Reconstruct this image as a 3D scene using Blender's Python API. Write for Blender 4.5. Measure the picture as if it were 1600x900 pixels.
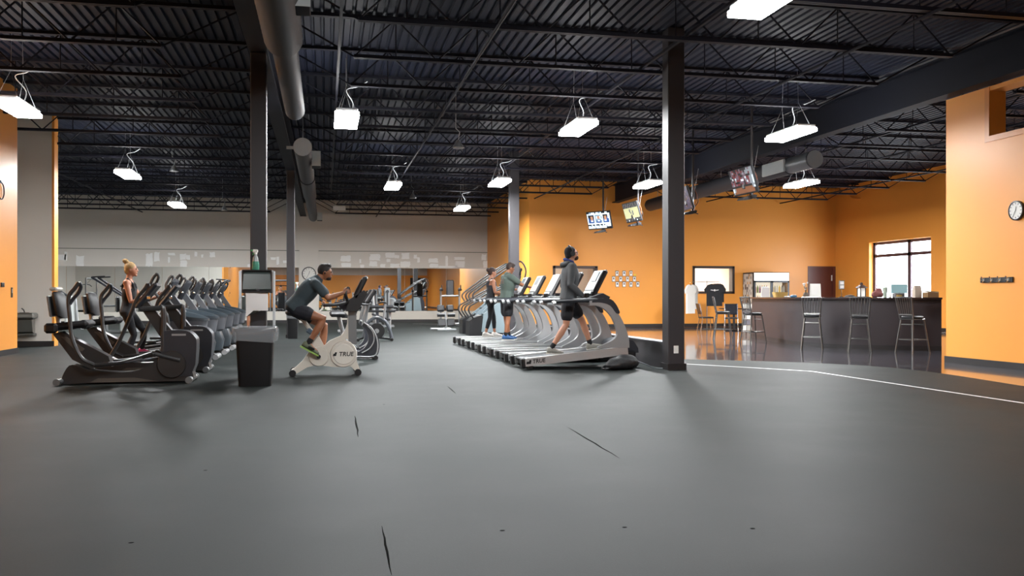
import bpy, bmesh, math, random
from mathutils import Vector, Matrix, Euler

random.seed(7)
V = Vector
PI = math.pi
scene = bpy.context.scene
for o in list(bpy.data.objects):
    bpy.data.objects.remove(o)
COL = scene.collection

# ------------------------------------------------------------------ camera, world, exposure
YAW = math.radians(11.78)
cam_data = bpy.data.cameras.new('camera')
cam_data.sensor_width = 36.0
cam_data.lens = 31.5
cam_data.shift_y = 13.0 / 1600.0
cam_data.clip_end = 300
cam = bpy.data.objects.new('camera', cam_data)
COL.objects.link(cam)
cam.location = (0, 0, 1.15)
cam.rotation_euler = (PI / 2, 0, -YAW)
scene.camera = cam

scene.view_settings.view_transform = 'Standard'
scene.view_settings.look = 'None'
scene.view_settings.gamma = 1.0
scene.view_settings.use_curve_mapping = False
scene.view_settings.exposure = -0.02
scene.cycles.use_denoising = True
scene.cycles.max_bounces = 8
scene.cycles.diffuse_bounces = 4
scene.cycles.sample_clamp_indirect = 6.0

LAMP_DOWN = 290.0      # watts of each high bay, downwards
LAMP_UP = 8.0         # what leaks out of the top slots

world = bpy.data.worlds.new('sky_outside')
scene.world = world
world.use_nodes = True
_bg = world.node_tree.nodes['Background']
_bg.inputs[0].default_value = (0.86, 0.93, 1.0, 1)
_bg.inputs[1].default_value = 20.0

# ------------------------------------------------------------------ materials
def lin(c):
    c = c.lstrip('#')
    out = []
    for i in (0, 2, 4):
        v = int(c[i:i + 2], 16) / 255
        out.append(v / 12.92 if v <= 0.04045 else ((v + 0.055) / 1.055) ** 2.4)
    return (*out, 1.0)

MATS = {}
def mat(name, color, rough=0.5, metal=0.0, noise=0.0, scale=8.0, bump=0.0, bscale=60.0, emit=0.0, alpha=1.0, trans=0.0, spec=0.5, coat=0.0):
    if name in MATS:
        return MATS[name]
    m = bpy.data.materials.new(name)
    m.use_nodes = True
    nt = m.node_tree
    b = nt.nodes['Principled BSDF']
    c = lin(color)
    b.inputs['Base Color'].default_value = c
    b.inputs['Roughness'].default_value = rough
    b.inputs['Metallic'].default_value = metal
    b.inputs['Specular IOR Level'].default_value = spec
    if coat:
        b.inputs['Coat Weight'].default_value = coat
    if trans:
        b.inputs['Transmission Weight'].default_value = trans
    if alpha < 1:
        b.inputs['Alpha'].default_value = alpha
    if emit:
        b.inputs['Emission Color'].default_value = c
        b.inputs['Emission Strength'].default_value = emit
    tc = None
    if noise or bump:
        tc = nt.nodes.new('ShaderNodeTexCoord')
    if noise:
        n = nt.nodes.new('ShaderNodeTexNoise')
        n.inputs['Scale'].default_value = scale
        n.inputs['Detail'].default_value = 6
        nt.links.new(tc.outputs['Object'], n.inputs['Vector'])
        mx = nt.nodes.new('ShaderNodeMix')
        mx.data_type = 'RGBA'
        mx.inputs[6].default_value = tuple(max(0, x * (1 - noise)) for x in c[:3]) + (1,)
        mx.inputs[7].default_value = tuple(min(1, x * (1 + noise)) for x in c[:3]) + (1,)
        nt.links.new(n.outputs['Fac'], mx.inputs[0])
        nt.links.new(mx.outputs[2], b.inputs['Base Color'])
    if bump:
        n2 = nt.nodes.new('ShaderNodeTexNoise')
        n2.inputs['Scale'].default_value = bscale
        n2.inputs['Detail'].default_value = 4
        nt.links.new(tc.outputs['Object'], n2.inputs['Vector'])
        bp = nt.nodes.new('ShaderNodeBump')
        bp.inputs['Strength'].default_value = bump
        bp.inputs['Distance'].default_value = 0.01
        nt.links.new(n2.outputs['Fac'], bp.inputs['Height'])
        nt.links.new(bp.outputs['Normal'], b.inputs['Normal'])
    MATS[name] = m
    return m

M_ORANGE = mat('orange_paint', 'EA9A40', 0.42, noise=0.03, scale=1.5, bump=0.03, bscale=180)
M_BEIGE = mat('greige_paint', 'D6D1C9', 0.5, noise=0.03, scale=1.2, bump=0.03, bscale=180)
M_KICK = mat('kick_panel_paint', 'D0CCC2', 0.5, noise=0.03)
M_PATCH = mat('white_spackle', 'F4F4F2', 0.6, noise=0.02)
M_BASE = mat('rubber_cove_base', '1E1B1C', 0.5)
M_DECK = mat('navy_black_deck_paint', '1B2031', 0.6, noise=0.08, scale=3, spec=0.22)
M_JOIST = mat('black_joist_paint', '1A1B25', 0.6, noise=0.08, scale=5, spec=0.2)
M_GIRDER = mat('black_girder_paint', '171A24', 0.65, noise=0.06, spec=0.2)
M_COLUMN = mat('charcoal_column_paint', '302E31', 0.5, noise=0.04)
M_MAROON = mat('maroon_door_paint', '5A2A22', 0.35, noise=0.06, scale=4)
M_DARKFRAME = mat('dark_brown_frame', '38241E', 0.4)
M_MIRROR = mat('mirror_silver', 'E6E9E8', 0.0, metal=1.0)
M_BLACK = mat('black_plastic', '141416', 0.4, noise=0.1, scale=20)
M_BLACKSOFT = mat('black_vinyl', '19191C', 0.5, noise=0.1, scale=10, bump=0.05)
M_CHAR = mat('charcoal_plastic', '2B2D33', 0.35, noise=0.06, scale=12)
M_GREYP = mat('grey_plastic', '55595F', 0.35, noise=0.05)
M_STEELBLUE = mat('slate_plastic', '2C343A', 0.35, noise=0.05)
M_SILVER = mat('silver_paint', 'A9ABAD', 0.3, metal=0.5, noise=0.04)
M_SILVERD = mat('dull_silver_paint', '7F8284', 0.35, metal=0.5, noise=0.04)
M_CHROME = mat('chrome', 'D8DADC', 0.12, metal=1.0)
M_ALU = mat('brushed_aluminium', 'D9DADB', 0.28, metal=0.75, noise=0.04, scale=30)
M_STEEL = mat('stool_steel', '6F6E6C', 0.32, metal=0.85, noise=0.05)
M_STAINLESS = mat('stainless_steel', '8E8E8A', 0.32, metal=0.8, noise=0.06)
M_WHITEP = mat('white_plastic', 'E4E2DC', 0.4, noise=0.02)
M_CREAM = mat('bike_cream_paint', 'C9C3B8', 0.3, noise=0.03)
M_PAPER = mat('white_paper', 'E8E6E4', 0.7)
M_BELT = mat('treadmill_belt', '26292C', 0.6, noise=0.1, scale=40)
M_DUCT = mat('dark_spiral_duct', '2B2D33', 0.6, noise=0.06)
M_DUCTCAP = mat('grey_duct_cap', '8F979B', 0.4, metal=0.2)
M_GRILLE = mat('pale_grille', 'B9C2C2', 0.4)
M_WIRE = mat('cable_steel', '9EA3A6', 0.4, metal=0.6)
M_COUNTER = mat('counter_front_laminate', '2C2629', 0.45, noise=0.05)
M_COUNTERTOP = mat('counter_top_laminate', '2A2022', 0.25, noise=0.05)
M_GLASSDARK = mat('dark_glass', '15181B', 0.08)
M_LAMP = mat('lamp_diffuser', 'FFFFFF', 0.4, emit=60.0)
M_LAMPBODY = mat('lamp_housing', 'D5D8DA', 0.4)
M_WHITE = mat('line_paint', 'E9EAEA', 0.5)
M_CONSOLE = mat('console_face', 'B9BCBE', 0.35, noise=0.2, scale=25)

def glass_mat():
    m = bpy.data.materials.new('window_glass')
    m.use_nodes = True
    nt = m.node_tree
    for n in list(nt.nodes):
        nt.nodes.remove(n)
    out = nt.nodes.new('ShaderNodeOutputMaterial')
    t = nt.nodes.new('ShaderNodeBsdfTransparent')
    t.inputs[0].default_value = (0.96, 0.98, 0.98, 1)
    g = nt.nodes.new('ShaderNodeBsdfGlossy')
    g.inputs['Roughness'].default_value = 0.02
    mx = nt.nodes.new('ShaderNodeMixShader')
    mx.inputs[0].default_value = 0.08
    nt.links.new(t.outputs[0], mx.inputs[1])
    nt.links.new(g.outputs[0], mx.inputs[2])
    nt.links.new(mx.outputs[0], out.inputs[0])
    return m
M_GLASS = glass_mat()

def floor_rubber():
    m = mat('rubber_floor', '4A4E4E', 0.6, spec=0.12)
    nt = m.node_tree
    b = nt.nodes['Principled BSDF']
    tc = nt.nodes.new('ShaderNodeTexCoord')
    n = nt.nodes.new('ShaderNodeTexNoise'); n.inputs['Scale'].default_value = 0.9; n.inputs['Detail'].default_value = 8; n.inputs['Roughness'].default_value = 0.65
    n2 = nt.nodes.new('ShaderNodeTexNoise'); n2.inputs['Scale'].default_value = 140; n2.inputs['Detail'].default_value = 3
    for q in (n, n2):
        nt.links.new(tc.outputs['Object'], q.inputs['Vector'])
    r = nt.nodes.new('ShaderNodeValToRGB')
    r.color_ramp.elements[0].position = 0.3; r.color_ramp.elements[0].color = lin('1E2221')
    r.color_ramp.elements[1].position = 0.72; r.color_ramp.elements[1].color = lin('292E2D')
    nt.links.new(n.outputs['Fac'], r.inputs[0])
    mx = nt.nodes.new('ShaderNodeMix'); mx.data_type = 'RGBA'; mx.blend_type = 'MULTIPLY'
    mx.inputs[0].default_value = 0.35
    nt.links.new(r.outputs[0], mx.inputs[6])
    nt.links.new(n2.outputs['Fac'], mx.inputs[7])
    nt.links.new(mx.outputs[2], b.inputs['Base Color'])
    mr = nt.nodes.new('ShaderNodeMapRange')
    mr.inputs['To Min'].default_value = 0.52; mr.inputs['To Max'].default_value = 0.68
    nt.links.new(n.outputs['Fac'], mr.inputs[0])
    nt.links.new(mr.outputs[0], b.inputs['Roughness'])
    bp = nt.nodes.new('ShaderNodeBump'); bp.inputs['Strength'].default_value = 0.12; bp.inputs['Distance'].default_value = 0.004
    nt.links.new(n2.outputs['Fac'], bp.inputs['Height'])
    nt.links.new(bp.outputs[0], b.inputs['Normal'])
    return m
M_RUBBER = floor_rubber()
M_CONCRETE = mat('polished_concrete', '454349', 0.1, noise=0.25, scale=2.5, spec=0.75, coat=0.4)

# ------------------------------------------------------------------ mesh builder
def frame_from(t, up=V((0, 0, 1))):
    t = t.normalized()
    if abs(t.dot(up)) > 0.97:
        up = V((1, 0, 0))
    a = up.cross(t).normalized()
    return a, t.cross(a).normalized()

def spline(pts, n=6):
    """Catmull-Rom through the points."""
    pts = [V(p) for p in pts]
    P = [pts[0] * 2 - pts[1]] + pts + [pts[-1] * 2 - pts[-2]]
    out = []
    for i in range(1, len(P) - 2):
        for k in range(n):
            t = k / n
            a, b, c, d = P[i - 1], P[i], P[i + 1], P[i + 2]
            out.append(0.5 * ((2 * b) + (c - a) * t + (2 * a - 5 * b + 4 * c - d) * t * t + (3 * b - a - 3 * c + d) * t ** 3))
    out.append(pts[-1])
    return out

def spline2(pts, n=5):
    return [(p.x, p.z) for p in spline([(x, 0, z) for x, z in pts], n)]

class MB:
    def __init__(self):
        self.v = []; self.f = []; self.mi = []; self.cur = 0
    def _add(self, vs, fs):
        o = len(self.v)
        self.v += [tuple(p) for p in vs]
        self.f += [[i + o for i in f] for f in fs]
        self.mi += [self.cur] * len(fs)
        return self
    def box(self, c, s, rot=None, bev=0.0):
        c = V(c); h = [q / 2 for q in s]
        if bev > 0:
            b = min(bev, min(h) * 0.9)
            vs = []; idx = {}
            for sx in (-1, 1):
                for sy in (-1, 1):
                    for sz in (-1, 1):
                        for ax in range(3):
                            p = [sx * (h[0] - b), sy * (h[1] - b), sz * (h[2] - b)]
                            p[ax] = (sx, sy, sz)[ax] * h[ax]
                            idx[(sx, sy, sz, ax)] = len(vs); vs.append(V(p))
            fs = []
            for ax in range(3):
                o1, o2 = [(1, 2), (2, 0), (0, 1)][ax]
                for s_ in (-1, 1):
                    q = []
                    for a, b_ in ((-1, -1), (1, -1), (1, 1), (-1, 1)):
                        k = [0, 0, 0]; k[ax] = s_; k[o1] = a; k[o2] = b_
                        q.append(idx[(*k, ax)])
                    fs.append(q if s_ > 0 else q[::-1])
            for ax in range(3):
                o1, o2 = [(1, 2), (2, 0), (0, 1)][ax]
                for a in (-1, 1):
                    for b_ in (-1, 1):
                        def key(sv, which):
                            k = [0, 0, 0]; k[ax] = sv; k[o1] = a; k[o2] = b_
                            return idx[(*k, which)]
                        q = [key(-1, o1), key(1, o1), key(1, o2), key(-1, o2)]
                        fs.append(q if a * b_ < 0 else q[::-1])
            for sx in (-1, 1):
                for sy in (-1, 1):
                    for sz in (-1, 1):
                        q = [idx[(sx, sy, sz, k)] for k in range(3)]
                        fs.append(q if sx * sy * sz > 0 else q[::-1])
        else:
            vs = [V((x * h[0], y * h[1], z * h[2])) for x in (-1, 1) for y in (-1, 1) for z in (-1, 1)]
            fs = [[0, 1, 3, 2], [4, 6, 7, 5], [0, 4, 5, 1], [2, 3, 7, 6], [0, 2, 6, 4], [1, 5, 7, 3]]
        if rot is not None:
            R = rot.to_matrix() if isinstance(rot, Euler) else rot
            vs = [R @ p for p in vs]
        return self._add([p + c for p in vs], fs)
    def bb(self, x0, x1, y0, y1, z0, z1, bev=0.0):
        return self.box(((x0 + x1) / 2, (y0 + y1) / 2, (z0 + z1) / 2), (abs(x1 - x0), abs(y1 - y0), abs(z1 - z0)), bev=bev)
    def tube(self, pts, r, seg=8, cap=True, flat=1.0, up=V((0, 0, 1))):
        pts = [V(p) for p in pts]
        n = len(pts)
        rr = r if isinstance(r, (list, tuple)) else [r] * n
        vs = []; fs = []
        a = None
        for i, p in enumerate(pts):
            t = (pts[min(i + 1, n - 1)] - pts[max(i - 1, 0)])
            if t.length < 1e-9:
                t = V((0, 0, 1))
            t.normalize()
            if a is None:
                a, b = frame_from(t, up)
            else:
                a = (a - t * a.dot(t))
                if a.length < 1e-6:
                    a, _ = frame_from(t, up)
                a.normalize()
                b = t.cross(a)
            for k in range(seg):
                an = 2 * PI * k / seg
                vs.append(p + a * (math.cos(an) * rr[i]) + b * (math.sin(an) * rr[i] * flat))
        for i in range(n - 1):
            for k in range(seg):
                k2 = (k + 1) % seg
                fs.append([i * seg + k, i * seg + k2, (i + 1) * seg + k2, (i + 1) * seg + k])
        if cap:
            fs.append([k for k in range(seg)][::-1])
            fs.append([(n - 1) * seg + k for k in range(seg)])
        return self._add(vs, fs)
    def cyl(self, p0, p1, r, seg=12, r2=None):
        return self.tube([p0, p1], [r, r if r2 is None else r2], seg)
    def limb(self, pts, rad, seg=12):
        """round ended tapering tube"""
        pts = [V(p) for p in pts]
        d0 = (pts[0] - pts[1]).normalized(); d1 = (pts[-1] - pts[-2]).normalized()
        P = [pts[0] + d0 * rad[0] * 0.9, pts[0] + d0 * rad[0] * 0.6] + pts + [pts[-1] + d1 * rad[-1] * 0.6, pts[-1] + d1 * rad[-1] * 0.9]
        R = [rad[0] * 0.35, rad[0] * 0.78] + list(rad) + [rad[-1] * 0.78, rad[-1] * 0.35]
        return self.tube(P, R, seg)
    def prism(self, poly, y0, y1):
        """polygon in the XZ plane pushed along Y"""
        n = len(poly)
        area = sum(poly[i][0] * poly[(i + 1) % n][1] - poly[(i + 1) % n][0] * poly[i][1] for i in range(n))
        if area < 0:
            poly = poly[::-1]
        vs = [V((x, y0, z)) for x, z in poly] + [V((x, y1, z)) for x, z in poly]
        fs = [list(range(n)), list(range(2 * n - 1, n - 1, -1))]
        for i in range(n):
            j = (i + 1) % n
            fs.append([j, i, n + i, n + j])
        return self._add(vs, fs)
    def prismz(self, poly, z0, z1):
        n = len(poly)
        area = sum(poly[i][0] * poly[(i + 1) % n][1] - poly[(i + 1) % n][0] * poly[i][1] for i in range(n))
        if area < 0:
            poly = poly[::-1]
        vs = [V((x, y, z0)) for x, y in poly] + [V((x, y, z1)) for x, y in poly]
        fs = [list(range(n))[::-1], list(range(n, 2 * n))]
        for i in range(n):
            j = (i + 1) % n
            fs.append([i, j, n + j, n + i])
        return self._add(vs, fs)
    def ell(self, c, s, seg=12, rings=8, rot=None):
        c = V(c); vs = []; fs = []
        R = None
        if rot is not None:
            R = rot.to_matrix() if isinstance(rot, Euler) else rot
        vs.append(V((0, 0, s[2])))
        for i in range(1, rings):
            th = PI * i / rings
            for k in range(seg):
                ph = 2 * PI * k / seg
                vs.append(V((math.sin(th) * math.cos(ph) * s[0], math.sin(th) * math.sin(ph) * s[1], math.cos(th) * s[2])))
        vs.append(V((0, 0, -s[2])))
        last = len(vs) - 1
        for k in range(seg):
            fs.append([0, 1 + k, 1 + (k + 1) % seg])
            fs.append([last, 1 + (rings - 2) * seg + (k + 1) % seg, 1 + (rings - 2) * seg + k])
        for i in range(rings - 2):
            for k in range(seg):
                k2 = (k + 1) % seg
                fs.append([1 + i * seg + k, 1 + (i + 1) * seg + k, 1 + (i + 1) * seg + k2, 1 + i * seg + k2])
        if R is not None:
            vs = [R @ p for p in vs]
        return self._add([p + c for p in vs], fs)
    def lathe(self, prof, c=(0, 0, 0), seg=16):
        c = V(c); vs = []; fs = []
        n = len(prof)
        for r, z in prof:
            for k in range(seg):
                an = 2 * PI * k / seg
                vs.append(c + V((r * math.cos(an), r * math.sin(an), z)))
        for i in range(n - 1):
            for k in range(seg):
                k2 = (k + 1) % seg
                fs.append([i * seg + k, i * seg + k2, (i + 1) * seg + k2, (i + 1) * seg + k])
        fs.append([k for k in range(seg)][::-1])
        fs.append([(n - 1) * seg + k for k in range(seg)])
        return self._add(vs, fs)
    def loft(self, rings):
        """closed rings of equal count"""
        n = len(rings[0]); vs = [p for r in rings for p in r]; fs = []
        for i in range(len(rings) - 1):
            for k in range(n):
                k2 = (k + 1) % n
                fs.append([i * n + k, i * n + k2, (i + 1) * n + k2, (i + 1) * n + k])
        fs.append(list(range(n))[::-1])
        fs.append([(len(rings) - 1) * n + k for k in range(n)])
        return self._add(vs, fs)
    def quad(self, a, b, c, d):
        return self._add([V(a), V(b), V(c), V(d)], [[0, 1, 2, 3]])
    def xform(self, M):
        self.v = [tuple(M @ V(p)) for p in self.v]
        return self
    def mesh(self, name, m, angle=35):
        me = bpy.data.meshes.new(name)
        me.from_pydata(self.v, [], self.f)
        for x in (m if isinstance(m, (list, tuple)) else [m]):
            me.materials.append(x)
        me.polygons.foreach_set('material_index', self.mi)
        if angle:
            me.polygons.foreach_set('use_smooth', [True] * len(me.polygons))
            me.set_sharp_from_angle(angle=math.radians(angle))
        me.update()
        return me
    def build(self, name, m, parent=None, angle=35, label=None):
        o = bpy.data.objects.new(name, self.mesh(name, m, angle))
        COL.objects.link(o)
        if parent is not None:
            o.parent = parent
        if label:
            o['label'] = label
        return o

def tag(o, label=None, cat=None, group=None, kind=None):
    if label: o['label'] = label
    if cat: o['category'] = cat
    if group: o['group'] = group
    if kind: o['kind'] = kind
    return o

def thing(name, label, cat, loc=(0, 0, 0), rz=0.0, group=None):
    o = bpy.data.objects.new(name, None)
    COL.objects.link(o)
    o.empty_display_size = 0.2
    o.location = loc
    o.rotation_euler = (0, 0, rz)
    return tag(o, label, cat, group)

def struct(o, label=None):
    return tag(o, label, None, None, 'structure')

KIDS = {}
def kids(o):
    return [c for c in bpy.data.objects if c.parent == o]

def dup(root, loc, rz=None, label=None, group=None):
    def rec(o, par):
        c = o.copy()
        COL.objects.link(c)
        c.parent = par
        for ch in kids(o):
            rec(ch, c)
        return c
    r = rec(root, None)
    r.location = loc
    if rz is not None:
        r.rotation_euler = (0, 0, rz)
    if label: r['label'] = label
    if group: r['group'] = group
    return r

def text_mesh(name, s, size, m, parent, M, depth=0.002):
    cu = bpy.data.curves.new(name, 'FONT')
    cu.body = s; cu.size = size; cu.extrude = depth
    cu.align_x = 'CENTER'; cu.align_y = 'CENTER'
    cu.resolution_u = 3; cu.offset = size * 0.022; cu.shear = 0.15
    t = bpy.data.objects.new(name + '_tmp', cu)
    COL.objects.link(t)
    dg = bpy.context.evaluated_depsgraph_get()
    me = bpy.data.meshes.new_from_object(t.evaluated_get(dg))
    bpy.data.objects.remove(t)
    bpy.data.curves.remove(cu)
    me.name = name
    me.materials.clear(); me.materials.append(m)
    me.transform(M)
    o = bpy.data.objects.new(name, me)
    COL.objects.link(o)
    o.parent = parent
    return o

def pixmap(name, rows, pal, w, h, parent, M):
    """flat print: a grid of little faces, one colour per letter; lies in local XY, centred"""
    mb = MB(); keys = list(pal)
    nr = len(rows); nc = max(len(r) for r in rows)
    for j, r in enumerate(rows):
        for i, ch in enumerate(r.ljust(nc, r[-1])):
            mb.cur = keys.index(ch)
            x0 = -w / 2 + w * i / nc; x1 = -w / 2 + w * (i + 1) / nc
            y1 = h / 2 - h * j / nr; y0 = h / 2 - h * (j + 1) / nr
            mb.quad((x0, y0, 0), (x1, y0, 0), (x1, y1, 0), (x0, y1, 0))
    mb.xform(M)
    return mb.build(name, [pal[k] for k in keys], parent, angle=0)

def wall_with_holes(along, a0, a1, fixed0, fixed1, z0, z1, holes):
    """slab in a vertical plane with rectangular openings; along = 'x' or 'y'. holes = (h0,h1,z0,z1)"""
    As = sorted({a0, a1, *[h[0] for h in holes], *[h[1] for h in holes]})
    Zs = sorted({z0, z1, *[h[2] for h in holes], *[h[3] for h in holes]})
    mb = MB()
    for i in range(len(As) - 1):
        for j in range(len(Zs) - 1):
            ca = (As[i] + As[i + 1]) / 2; cz = (Zs[j] + Zs[j + 1]) / 2
            if any(h[0] < ca < h[1] and h[2] < cz < h[3] for h in holes):
                continue
            if along == 'x':
                mb.bb(As[i], As[i + 1], fixed0, fixed1, Zs[j], Zs[j + 1])
            else:
                mb.bb(fixed0, fixed1, As[i], As[i + 1], Zs[j], Zs[j + 1])
    return mb

def px(x, y, d):
    """world point seen at photo pixel (x, y) at camera depth d (only used to read off positions)"""
    r = (x - 800) / 1400 * d
    return (d * math.sin(YAW) + r * math.cos(YAW), d * math.cos(YAW) - r * math.sin(YAW), 1.15 + (463 - y) / 1400 * d)
# ------------------------------------------------------------------ the shell of the place
ZD = 5.35          # underside of the roof deck
YB = 40.0          # mirror wall
YF = 31.5          # orange wall behind the bar
XR = 19.4          # wall with the daylight window
XL, YR = -14.5, -15.0

fl = MB().bb(XL, XR + 0.3, YR, YB, -0.2, -0.006).build('floor', M_CONCRETE)
struct(fl, 'polished dark concrete floor in front of the bar')
edge = [(8.5, YR), (8.5, 6.0), (8.58, 8.2), (8.75, 9.8), (8.95, 11.2), (9.02, 12.2), (8.85, 13.2), (8.3, 14.0), (7.5, 14.7), (6.6, 15.3), (5.7, 15.8)]
edge = [(p.x, p.y) for p in spline([(x, y, 0) for x, y in edge], 4)]
poly = edge + [(5.7, YF), (7.2, YF), (7.2, YB), (XL, YB), (XL, YR)]
ru = MB().prismz(poly, -0.006, 0.0).build('floor_rubber', M_RUBBER, angle=0)
struct(ru, 'dark grey rubber gym floor')
M_SEAM = mat('floor_seam', '050505', 0.9, spec=0.02)
def seam(p0, p1, w=0.012):
    a, b = V(px(*p0)), V(px(*p1))
    a.z = b.z = 0.001
    t = (b - a).normalized(); n = V((-t.y, t.x, 0)) * w / 2
    k = 7
    pts = [a.lerp(b, i / k) + n * random.uniform(-0.6, 0.6) for i in range(k + 1)]
    mb = MB()
    for i in range(k):
        w0 = n * (0.25 + math.sin(PI * i / k)); w1 = n * (0.25 + math.sin(PI * (i + 1) / k))
        mb.quad(pts[i] - w0, pts[i] + w0, pts[i + 1] + w1, pts[i + 1] - w1)
    mb.build('seam', M_SEAM, ru, angle=0)
def fd(y):
    return 1610 / (y - 463)
for a, b, w in (((597, 822), (612, 899), 0.009), ((555, 650), (560, 683), 0.014), ((887, 668), (968, 716), 0.014), ((700, 604), (712, 615), 0.014)):
    seam((a[0], a[1], fd(a[1])), (b[0], b[1], fd(b[1])), w)
for x, y in ((321, 735), (785, 829), (976, 824), (600, 632), (205, 848), (1176, 826)):
    p = px(x, y, fd(y))
    MB().ell((p[0], p[1], 0.0005), (0.014, 0.011, 0.0012), 7, 4).build('speck', M_SEAM, ru)

# white line on the rubber
ln = MB()
LP = [(5.95, 14.35), (6.7, 13.38), (7.3, 12.5), (7.36, 8.3), (7.4, 2.0)]
for i in range(len(LP) - 1):
    a = V((*LP[i], 0.0015)); b = V((*LP[i + 1], 0.0015))
    n = V((-(b - a).y, (b - a).x, 0)).normalized() * 0.027
    ln.quad(a + n, a - n, b - n, b + n)
struct(ln.build('floor_line', M_WHITE, angle=0), 'white line painted on the rubber floor')
# pale strip of light tape near the mirror wall
MB().quad((3.6, 37.6, 0.001), (3.6, 37.5, 0.001), (5.6, 35.9, 0.001), (5.65, 36.0, 0.001)).build('tape_strip', M_WHITE, ru, angle=0)

# roof deck: ribs run front to back
dk = MB()
prof = []
x = XL - 0.3
while x < XR + 0.6:
    prof += [(x, ZD), (x + 0.085, ZD), (x + 0.1, ZD + 0.04), (x + 0.135, ZD + 0.04), (x + 0.15, ZD)]
    x += 0.1525
vs = [(a, YR, b) for a, b in prof] + [(a, YB + 0.3, b) for a, b in prof]
n = len(prof)
dk._add(vs, [[i, i + 1, n + i + 1, n + i] for i in range(n - 1)])
dk.bb(XL - 0.3, XR + 0.6, YR, YB + 0.3, ZD + 0.08, ZD + 0.2)
deck = dk.build('ceiling', M_DECK, angle=20)
struct(deck, 'dark ribbed metal roof deck')

def joist_mesh(x0, x1, end=1.25, step=1.2):
    zt, zb = ZD - 0.04, 4.72
    mb = MB()
    for s in (-0.028, 0.028):
        mb.box(((x0 + x1) / 2, s, zt), (x1 - x0, 0.045, 0.05))
        mb.box(((x0 + x1) / 2, s, zb), (x1 - x0 - 2 * end, 0.045, 0.05))
    k = max(2, round((x1 - x0 - 2 * end) / step))
    L = (x1 - x0 - 2 * end) / k
    pts = [V((x0 + 0.15, 0, zt))]
    for i in range(k):
        a = x0 + end + i * L
        pts += [V((a, 0, zb)), V((a + L / 2, 0, zt))]
    pts += [V((x1 - end, 0, zb)), V((x1 - 0.15, 0, zt))]
    for i in range(len(pts) - 1):
        mb.tube([pts[i], pts[i + 1]], 0.014, 5)
    for i in range(k):
        a = x0 + end + i * L + L / 2
        mb.tube([(a, 0, zt), (a, 0, zb)], 0.01, 4)
    return mb.mesh('roof_joist', M_JOIST)
XG1, XG2 = -0.93, 10.45
jm = [joist_mesh(XL, XG1 - 0.1), joist_mesh(XG1 + 0.1, XG2 - 0.1), joist_mesh(XG2 + 0.1, XR)]
k = -7
while True:
    y = 11.7 + 1.83 * k
    if y > YB - 0.3:
        break
    for b, me in enumerate(jm):
        if b == 2 and (y > YF - 0.1 or y < 8):
            continue
        if b == 1 and y > YF:
            if y > 31.6:
                me = jm[1]
        o = bpy.data.objects.new('roof_joist', me)
        COL.objects.link(o); o.parent = deck
        o.location = (0, y, 0)
    k += 1
def girder(xc, y0, y1, zb, name='roof_girder'):
    mb = MB()
    mb.bb(xc - 0.13, xc + 0.13, y0, y1, zb, zb + 0.03)
    mb.bb(xc - 0.015, xc + 0.015, y0, y1, zb + 0.03, ZD - 0.11)
    mb.bb(xc - 0.13, xc + 0.13, y0, y1, ZD - 0.14, ZD - 0.11)
    return mb.build(name, M_GIRDER, deck)
girder(XG1, YR, YB - 0.02, 4.62)
girder(XG2, YR, YF - 0.02, 4.58)
# bridging and sprinkler pipes
for xx, zz in ((2.2, 4.66), (7.4, 4.68), (-7.5, 4.68), (14.0, 4.7), (17.0, 4.7)):
    MB().cyl((xx, YR + 0.1, zz), (xx, (YF if xx > 9 else YB) - 0.1, zz), 0.022, 8).build('sprinkler_pipe', M_JOIST, deck)
for xx in (0.2, 4.9, 12.2):
    MB().bb(xx - 0.02, xx + 0.02, YR + 0.1, YF - 0.1, 4.745, 4.75 + 0.035).build('bridging', M_JOIST, deck)

# walls
wb = MB().bb(XL, 7.2, YB, YB + 0.3, 0, ZD + 0.05).build('wall_back', M_BEIGE)
struct(wb, 'greige end wall above the long mirrors')
MB().bb(XL, -1.1, YB - 0.006, YB, 0.12, 0.5).build('kick_panel', M_KICK, wb)
MB().bb(-0.28, 7.2, YB - 0.006, YB, 0.12, 0.5).build('kick_panel', M_KICK, wb)
M_REVEAL = mat('reveal_joint', '6D7466', 0.6)
MB().bb(XL, 7.2, YB - 0.004, YB, 3.12, 3.15).build('reveal_joint', M_REVEAL, wb)
pil = MB().bb(-1.1, -0.28, YB - 0.05, YB, 0, ZD).build('pilaster', M_BEIGE, wb)
struct(MB().bb(XL, 7.2, YB - 0.02, YB, 0, 0.12).build('baseboard_back', M_BASE), 'black cove base along the mirror wall')
# patches of bare spackle above the mirrors (ragged, as left where things were pulled off the wall)
def patch(x, y, w, h, seed):
    rnd = random.Random(seed)
    d = 39.2 if x > 480 else 37.5
    dirx = math.sin(YAW) + (x - 800) / 1400 * math.cos(YAW); diry = math.cos(YAW) - (x - 800) / 1400 * math.sin(YAW)
    d = YB / diry
    X = dirx * d; Z = 1.15 + (463 - y) / 1400 * d; s = d / 1400
    W, H = w * s / 2, h * s / 2
    pts = []
    for (ax, az, bx, bz) in ((-1, -1, 1, -1), (1, -1, 1, 1), (1, 1, -1, 1), (-1, 1, -1, -1)):
        for t in (0, 0.25, 0.5, 0.75):
            q = 0.13
            pts.append((X + W * (ax + (bx - ax) * t + rnd.uniform(-q, q)), Z + H * (az + (bz - az) * t + rnd.uniform(-q, q))))
    MB().prism(pts, YB - 0.003, YB + 0.001).build('spackle_patch', M_PATCH, wb, angle=0)
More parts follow.
